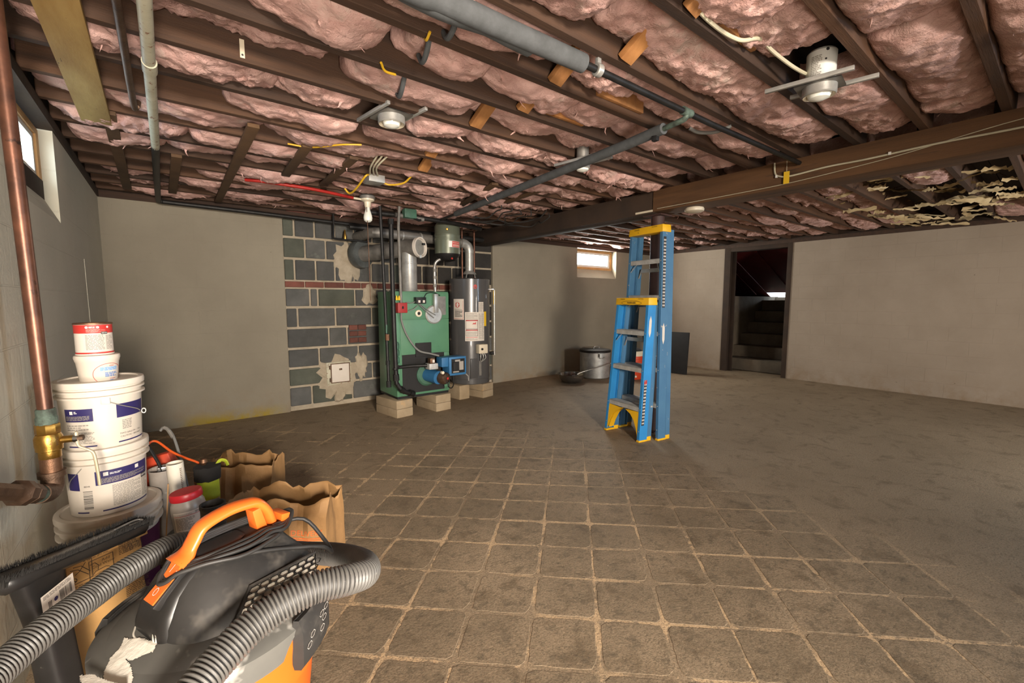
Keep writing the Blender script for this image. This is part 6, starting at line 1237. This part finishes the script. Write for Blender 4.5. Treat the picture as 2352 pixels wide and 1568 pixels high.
# skirt of the lid, with its scalloped lower edge
mb = MB(); K = 96; top = []; mid = []; bot = []; ins = []
for k in range(K):
    a = 2 * PI * k / K; sc = 0.5 + 0.5 * math.cos(4 * a + 0.8); z = 0.466 - 0.035 * min(1, max(0, (sc - 0.55) * 5))
    bot.append(((RV + 0.008) * math.cos(a), (RV + 0.008) * math.sin(a), z)); mid.append(((RV + 0.010) * math.cos(a), (RV + 0.010) * math.sin(a), 0.480)); top.append((RV * math.cos(a), RV * math.sin(a), 0.486)); ins.append(((RV - 0.02) * math.cos(a), (RV - 0.02) * math.sin(a), 0.492))
mb.loft([bot, mid, top, ins], caps=False); c_ = [(0.145 * math.cos(2 * PI * k / K), 0.145 * math.sin(2 * PI * k / K), 0.512) for k in range(K)]; mb.loft([ins, c_]); mb.build('lid', m_vaclid, va, world=False)
def latch(ang):
    a = math.radians(ang); n = Vector((math.cos(a), math.sin(a), 0)); t = Vector((-n.y, n.x, 0)); c = n * (RV + 0.012)
    rg = []
    for z, w_, d in ((0.492, 0.050, -0.016), (0.496, 0.055, 0.0), (0.47, 0.062, 0.014), (0.40, 0.062, 0.013), (0.385, 0.058, 0.003)):
        rg.append([c + t * w_ * s - n * (w_ * s) ** 2 * 2.0 + n * (d if q == 0 else -0.012) + Vector((0, 0, z)) for q, s in ((0, -1), (0, -0.5), (0, 0), (0, 0.5), (0, 1), (1, 1), (1, 0.5), (1, 0), (1, -0.5), (1, -1))])
    l = MB().loft(rg).build('latch', m_vacblk, va, world=False)
    q = MB(); rr = random.Random(6)
    for i in range(3):
        for j in range(4):
            x, z = -0.045 + j * 0.026 + (i % 2) * 0.012, 0.468 - i * 0.017
            if rr.random() < 0.6: flat_print(q, c + n * 0.0142 + t * x + Vector((0, 0, z)) - n * x * x * 2, t, (0, 0, 1), [([(0.011 * math.cos(PI / 3 * g), 0.007 * math.sin(PI / 3 * g)) for g in range(6)] + [(0.0095 * math.cos(PI / 3 * g), 0.0058 * math.sin(PI / 3 * g)) for g in range(6)], [(g, (g + 1) % 6, (g + 1) % 6 + 6, g + 6) for g in range(6)])], 0.001)
    q.build('hexagon_pattern', m_sticker, l, world=False, smooth=0)
latch(118); latch(-62)
# motor head: long dome, sloped at the front (+x)
def sup(cx, a, b, z, p=2.6, n=64): return [(cx + a * math.copysign(abs(math.cos(t)) ** (2 / p), math.cos(t)), b * math.copysign(abs(math.sin(t)) ** (2 / p), math.sin(t)), z) for t in [2 * PI * k / n for k in range(n)]]
rings = []
for z, xf, xr, b in ((0.494, 0.128, -0.205, 0.142), (0.515, 0.128, -0.205, 0.141), (0.535, 0.124, -0.198, 0.136), (0.560, 0.112, -0.182, 0.126), (0.585, 0.098, -0.160, 0.110), (0.605, 0.078, -0.145, 0.090), (0.620, 0.058, -0.135, 0.068), (0.629, 0.035, -0.12, 0.046), (0.632, 0.0, -0.10, 0.02)):
    rings.append(sup((xf + xr) / 2, (xf - xr) / 2, b, z, 3.0))
MB().loft(rings).build('motor_head', m_vacblk, va, world=False, smooth=60)
rings = []
for z, xf, xr, b in ((0.497, 0.136, -0.03, 0.070), (0.525, 0.136, -0.03, 0.068), (0.555, 0.127, -0.03, 0.062), (0.585, 0.108, -0.03, 0.055), (0.61, 0.082, -0.03, 0.048), (0.628, 0.055, -0.04, 0.038), (0.636, 0.03, -0.06, 0.026), (0.638, 0.0, -0.05, 0.012)):
    rings.append(sup((xf + xr) / 2, (xf - xr) / 2, b, z, 5.0))
MB().loft(rings).build('front_cover', m_gloss, va, world=False, smooth=60)
from mathutils.bvhtree import BVHTree
hv, hf = [], []
for o_ in [o for o in va.children if o.name.split('.')[0] in ('motor_head', 'front_cover', 'lid')]:
    k0 = len(hv); hv += [v.co.copy() for v in o_.data.vertices]; hf += [tuple(i + k0 for i in p.vertices) for p in o_.data.polygons]
SURF = BVHTree.FromPolygons(hv, hf)
def drop(x, y, lift=0.0):
    h = SURF.ray_cast(Vector((x, y, 1.0)), Vector((0, 0, -1))); return Vector((x, y, (h[0].z if h[0] else 0.5) + lift))
def press(y, z, lift=0.0):
    h = SURF.ray_cast(Vector((0.5, y, z)), Vector((-1, 0, 0))); return (h[0] if h[0] else Vector((0.15, y, z))) + Vector((lift, 0, 0))
seam = [press(y, z) for y, z in ( (0.044, 0.513), (0.02, 0.511), (-0.02, 0.511), (-0.044, 0.513))]
MB().tube(spline(seam, 4), 0.0018, 8, True, None).build('dusty_seam', m_dust, va, world=False)
# rocker switch on the slope
sw_c = Vector((0.094, 0.010, 0.604)); sn = Vector((0.66, 0, 0.75)); su = Vector((-0.75, 0, 0.66)); st_ = Vector((0, 1, 0))
sm = Matrix((st_, su, sn)).transposed().to_4x4(); sm.translation = sw_c
MB().add(*(lambda m: (m.v, m.f))(MB().box((-0.023, -0.046, -0.012), (0.023, 0.040, 0.005))), sm).build('switch_bezel', m_gloss, va, world=False, bevel=0.003)
sw = MB().add(*(lambda m: (m.v, m.f))(MB().loft([[(-0.018, y, -0.006), (0.018, y, -0.006), (0.018, y, h), (-0.018, y, h)] for y, h in ((-0.041, 0.008), (-0.02, 0.0075), (0, 0.006), (0.02, 0.0095), (0.038, 0.014))])), sm).build('rocker_switch', m_orange2, va, world=False, smooth=40)
q = MB(); flat_print(q, sw_c - su * 0.021 + sn * 0.0082, -st_, -su if False else su, [ring2(0, 0, 0.0055, 0.0075, 0.0012, 20)], 0.0); flat_print(q, sw_c + su * 0.024 + sn * 0.0122, -st_, su, [rect(-0.0007, 0.0007, -0.008, 0.008)], 0.0)
q.v = [tuple(Vector(p) + sn * 0.0006) for p in q.v]; q.build('switch_marks', m_whitep, sw, world=False, smooth=0)
# carry handle
HP = [(0.074, 0.0, 0.627), (0.055, 0.0, 0.640), (0.040, 0.0, 0.663), (0.020, 0.0, 0.688), (-0.03, 0.0, 0.700), (-0.075, 0.0, 0.698), (-0.100, 0.0, 0.690), (-0.120, 0.0, 0.664), (-0.130, 0.0, 0.632)]
hs = spline(HP, 6); N_ = len(hs); rad_ = [0.0155 + 0.010 * max(0, 1 - k / 9) for k in range(N_)]
MB().tube(hs, 0.016, 18, True, [r_ * 1.25 for r_ in rad_], ell=(0.62, 1.1), up=(0, 0, 1)).build('carry_handle', m_orange2, va, world=False)
MB().loft([[(-0.09, -0.018, 0.62), (-0.118, -0.018, 0.615), (-0.118, 0.018, 0.615), (-0.09, 0.018, 0.62)], [(-0.08, -0.016, 0.680), (-0.10, -0.016, 0.682), (-0.10, 0.016, 0.682), (-0.08, 0.016, 0.680)]]).build('handle_base', m_orange2, va, world=False, bevel=0.003)
MB().loft([[(-0.145, -0.008, 0.602), (-0.160, -0.008, 0.595), (-0.160, 0.014, 0.595), (-0.145, 0.014, 0.602)], [(-0.145, -0.024, 0.648), (-0.168, -0.024, 0.644), (-0.168, 0.028, 0.644), (-0.145, 0.028, 0.648)]]).build('cord_hook', m_orange2, va, world=False, bevel=0.003)
# power cord coiled under the handle
cd_ = []; rr = random.Random(8)
for turn in range(4):
    for k in range(30):
        a = 2 * PI * k / 30 + 2.2; e_ = 1 + 0.045 * turn
        x = -0.040 + (0.128 * e_) * math.cos(a); y = 0.002 + 0.040 * e_ * (1 + 0.28 * turn * max(0, math.sin(a)) ** 2) * math.sin(a); lift_ = 0.005 + 0.0035 * turn + rr.uniform(-0.0005, 0.0015)
        p = drop(x, y, lift_)
        if math.cos(a) < -0.6: p.z = max(p.z, 0.600 + lift_) + 0.02 * (-math.cos(a) - 0.6) / 0.4
        cd_.append(p)
cd_ += [drop(0.03, 0.055, 0.006), drop(-0.04, 0.080, 0.006), drop(-0.11, 0.095, 0.006), Vector((-0.19, 0.115, 0.565)), Vector((-0.225, 0.105, 0.53)), Vector((-0.235, 0.06, 0.55)), Vector((-0.215, 0.01, 0.60)), drop(-0.15, -0.02, 0.008)]
MB().tube(spline(cd_, 4), 0.0048, 8).build('power_cord', m_rubber, va, world=False, smooth=60)
# side vent with honeycomb mesh, on the side towards the room (+y local)
vc = Vector((-0.055, 0.137, 0.545)); vn = Vector((0.05, 0.88, 0.48)).normalized(); vt = Vector((-1, 0.06, 0.0)); vt = (vt - vn * vt.dot(vn)).normalized(); vu = vn.cross(vt) * (1 if vn.cross(vt).z > 0 else -1)
vm = Matrix((vt, vu, vn)).transposed().to_4x4(); vm.translation = vc
MB().add([(-0.100, -0.030, -0.02), (0.085, -0.030, -0.02), (0.100, 0.028, -0.02), (-0.05, 0.028, -0.02), (-0.100, -0.030, 0.003), (0.085, -0.030, 0.003), (0.100, 0.028, 0.003), (-0.05, 0.028, 0.003)], [(0, 3, 2, 1), (4, 5, 6, 7), (0, 1, 5, 4), (1, 2, 6, 5), (2, 3, 7, 6), (3, 0, 4, 7)], vm).build('vent_backing', m_grillw, va, world=False)
hx = MB(); r0 = 0.0115
for i in range(-8, 10):
    for j in range(-3, 4):
        x, y = i * 0.0215 + (j % 2) * 0.0107, j * 0.0098
        if not (-0.028 < y < 0.027 and -0.095 + (y + 0.03) * 0.9 < x < 0.088 + (y + 0.03) * 0.25): continue
        P = [(x + 1.17 * r0 * math.cos(PI / 3 * g), y + 0.53 * r0 * math.sin(PI / 3 * g)) for g in range(6)]; Q = [(x + 1.03 * r0 * math.cos(PI / 3 * g), y + 0.45 * r0 * math.sin(PI / 3 * g)) for g in range(6)]
        hx.add([(a, b, 0.0036) for a, b in P] + [(a, b, 0.007) for a, b in P] + [(a, b, 0.007) for a, b in Q] + [(a, b, 0.0036) for a, b in Q], [(g + 6 * s, (g + 1) % 6 + 6 * s, (g + 1) % 6 + 6 * (s + 1), g + 6 * (s + 1)) for s in range(3) for g in range(6)], vm)
hx.build('vent_mesh', m_vacblk, va, world=False, smooth=0, kind='stuff')
MB().tube([vm @ Vector(p) for p in ((-0.100, -0.031, 0.004), (0.085, -0.031, 0.004), (0.101, 0.029, 0.004), (-0.05, 0.029, 0.004), (-0.100, -0.031, 0.004))], 0.004, 8).build('vent_frame', m_vacblk, va, world=False)
# casters
for a in (45, 135, 225, 315):
    x, y = 0.19 * math.cos(math.radians(a)), 0.19 * math.sin(math.radians(a))
    c = MB().cbox((x * 0.9, y * 0.9, 0.065), (0.06, 0.06, 0.045)).build('caster', m_vacblk, va, world=False, bevel=0.01); MB().cyl((x - 0.012, y, 0.027), (x + 0.012, y, 0.027), 0.027, 20).build('wheel', m_rubber, c, world=False)
# dust and plaster smeared on the front of the lid
SM1 = [(0.2014, 0.0064), (0.185, -0.016), (0.1687, -0.0192), (0.1557, -0.0366), (0.1524, -0.0168), (0.1408, 0.0086), (0.1337, 0.0483), (0.1444, 0.0573), (0.1557, 0.0475), (0.1711, 0.0345), (0.174, 0.0187), (0.176, 0.0481), (0.1819, 0.0712), (0.1906, 0.0879), (0.2014, 0.0923), (0.2138, 0.0754), (0.2156, 0.039)]
SM2 = [(0.2321, -0.004), (0.2183, 0.0152), (0.2133, 0.0468), (0.2145, 0.0776), (0.2387, 0.034)]
mb = MB(); lidz = lambda r: 0.512 - max(0, r - 0.145) / 0.043 * 0.02 if r < RV - 0.02 else 0.490
def blob(cx, cy, rx, ry, ang, seed, h=0.004, n=28):
    rr = random.Random(seed); ca, sa = math.cos(ang), math.sin(ang); R_ = []
    for k in range(n):
        t = 2 * PI * k / n; s = 1 + rr.uniform(-0.16, 0.16); x, y = rx * s * math.cos(t), ry * s * math.sin(t); R_.append((cx + x * ca - y * sa, cy + x * sa + y * ca))
    o = lambda p, f, e: (cx + (p[0] - cx) * f, cy + (p[1] - cy) * f, lidz(math.hypot(cx + (p[0] - cx) * f, cy + (p[1] - cy) * f)) + e)
    mb.loft([[o(p, 1.0, -0.002) for p in R_], [o(p, 0.9, h * 0.7) for p in R_], [o(p, 0.5, h) for p in R_], [o(p, 0.1, h * 0.8) for p in R_]])
for P in (SM1, SM2):
    x0, x1, y0, y1 = min(p[0] for p in P), max(p[0] for p in P), min(p[1] for p in P), max(p[1] for p in P); g = 0.0014; nx_, ny_ = int((x1 - x0) / g) + 2, int((y1 - y0) / g) + 2; ix = {}
    def vid(i, j):
        if (i, j) not in ix:
            x, y = x0 + i * g, y0 + j * g; ix[(i, j)] = len(mb.v); mb.v.append(tuple(drop(x, y, 0.0020 + 0.0006 * mn.noise(Vector((x * 60, y * 60, 0))))))
        return ix[(i, j)]
    for i in range(nx_):
        for j in range(ny_):
            cx, cy = x0 + (i + 0.5) * g, y0 + (j + 0.5) * g
            if inside(cx + 0.0016 * mn.noise(Vector((cx * 300, cy * 300, 1))), cy + 0.0016 * mn.noise(Vector((cx * 300, cy * 300, 7))), P): mb.f.append((vid(i, j), vid(i + 1, j), vid(i + 1, j + 1), vid(i, j + 1)))
mb.build('plaster_smear', m_dust, va, world=False, smooth=60)
mb = MB(); mb.tube([drop(-0.012, 0.050, 0.001), drop(0.004, 0.038, 0.001), drop(0.022, 0.030, 0.001)], 0.006, 8, True, [0.002, 0.007, 0.003], ell=(0.4, 1)); mb.build('paint_drip', m_winwhite, va, world=False)

# the ribbed hose, wrapped once around the head
HO = [(-0.34, 1.07, 0.485), (-0.295, 1.175, 0.492), (-0.242, 1.256, 0.502), (-0.186, 1.34, 0.501), (-0.114, 1.412, 0.510), (-0.025, 1.485, 0.505), (0.075, 1.515, 0.46), (0.18, 1.48, 0.42), (0.275, 1.385, 0.42), (0.335, 1.24, 0.46), (0.350, 1.075, 0.515), (0.325, 0.965, 0.553), (0.272, 0.925, 0.578), (0.195, 0.925, 0.588), (0.105, 0.917, 0.572), (0.031, 0.882, 0.546), (-0.03, 0.835, 0.52), (-0.12, 0.77, 0.46)]
c_ = spline(HO, 24); S = [0.0]
for a, b in zip(c_, c_[1:]): S.append(S[-1] + (b - a).length)
pts, rd = [], []; step = 0.0013; s = 0.0; i = 0
while s < S[-1] - step:
    while S[i + 1] < s: i += 1
    t = (s - S[i]) / max(1e-6, S[i + 1] - S[i]); pts.append(c_[i].lerp(c_[i + 1], t)); u = (s / 0.0078) % 1.0
    rd.append(0.0250 + 0.0065 * (1 if 0.14 < u < 0.54 else (0 if u > 0.66 or u < 0.02 else 0.65))); s += step
ho_ = MB().tube(pts, 0.034, 22, True, rd).build('hose', m_hose, va, smooth=80)
MB().tube(pts[3:-3:6], 0.0268, 20).build('hose_groove_shade', m_rubber, ho_)  # black inner tube, puts the shade of the grooves in as colour

# badge plate on the lid, right of the vent
bc = Vector((-0.055, 0.168, 0.522)); bn = Vector((-0.05, 0.92, 0.40)).normalized(); bt = Vector((-1, -0.06, 0)); bt = (bt - bn * bt.dot(bn)).normalized(); bu = bn.cross(bt); bu = bu if bu.z > 0 else -bu
bm_ = Matrix((bt, bu, bn)).transposed().to_4x4(); bm_.translation = bc
bd = MB().add(*(lambda m: (m.v, m.f))(MB().box((-0.055, -0.028, -0.03), (0.055, 0.028, 0.006))), bm_).build('name_badge', m_gloss, va, world=False, bevel=0.006)
q = MB(); rr = random.Random(44)
for i in range(2):
    for j in range(7):
        if rr.random() < 0.75: q.add(*(lambda s: ([(x, y, 0.0066) for x, y in s[0]], s[1]))(ring2(-0.042 + j * 0.013, -0.016 + i * 0.012 + (j % 2) * 0.005, 0.006, 0.005, 0.0012, 6)), bm_)
q.build('badge_pattern', m_sticker, bd, world=False, smooth=0)

for o_ in SC.objects:
    if o_.parent is not None and o_.type == 'MESH' and o_.name.split('.')[0] in ('label_print', 'label_text', 'label_stars', 'sack_text', 'sticker_text', 'sticker_print', 'cap_print', 'strip_pictograms', 'hexagon_pattern', 'badge_pattern', 'barcode', 'instruction_pictograms', 'bag_print', 'pipe_print', 'housing_print', 'housing_hole', 'warning_frame', 'warning_band', 'label_accent', 'red_frame', 'switch_marks', 'valve_marks', 'maker_emblem', 'label_title', 'plaster_smear'): o_['kind'] = 'stuff'
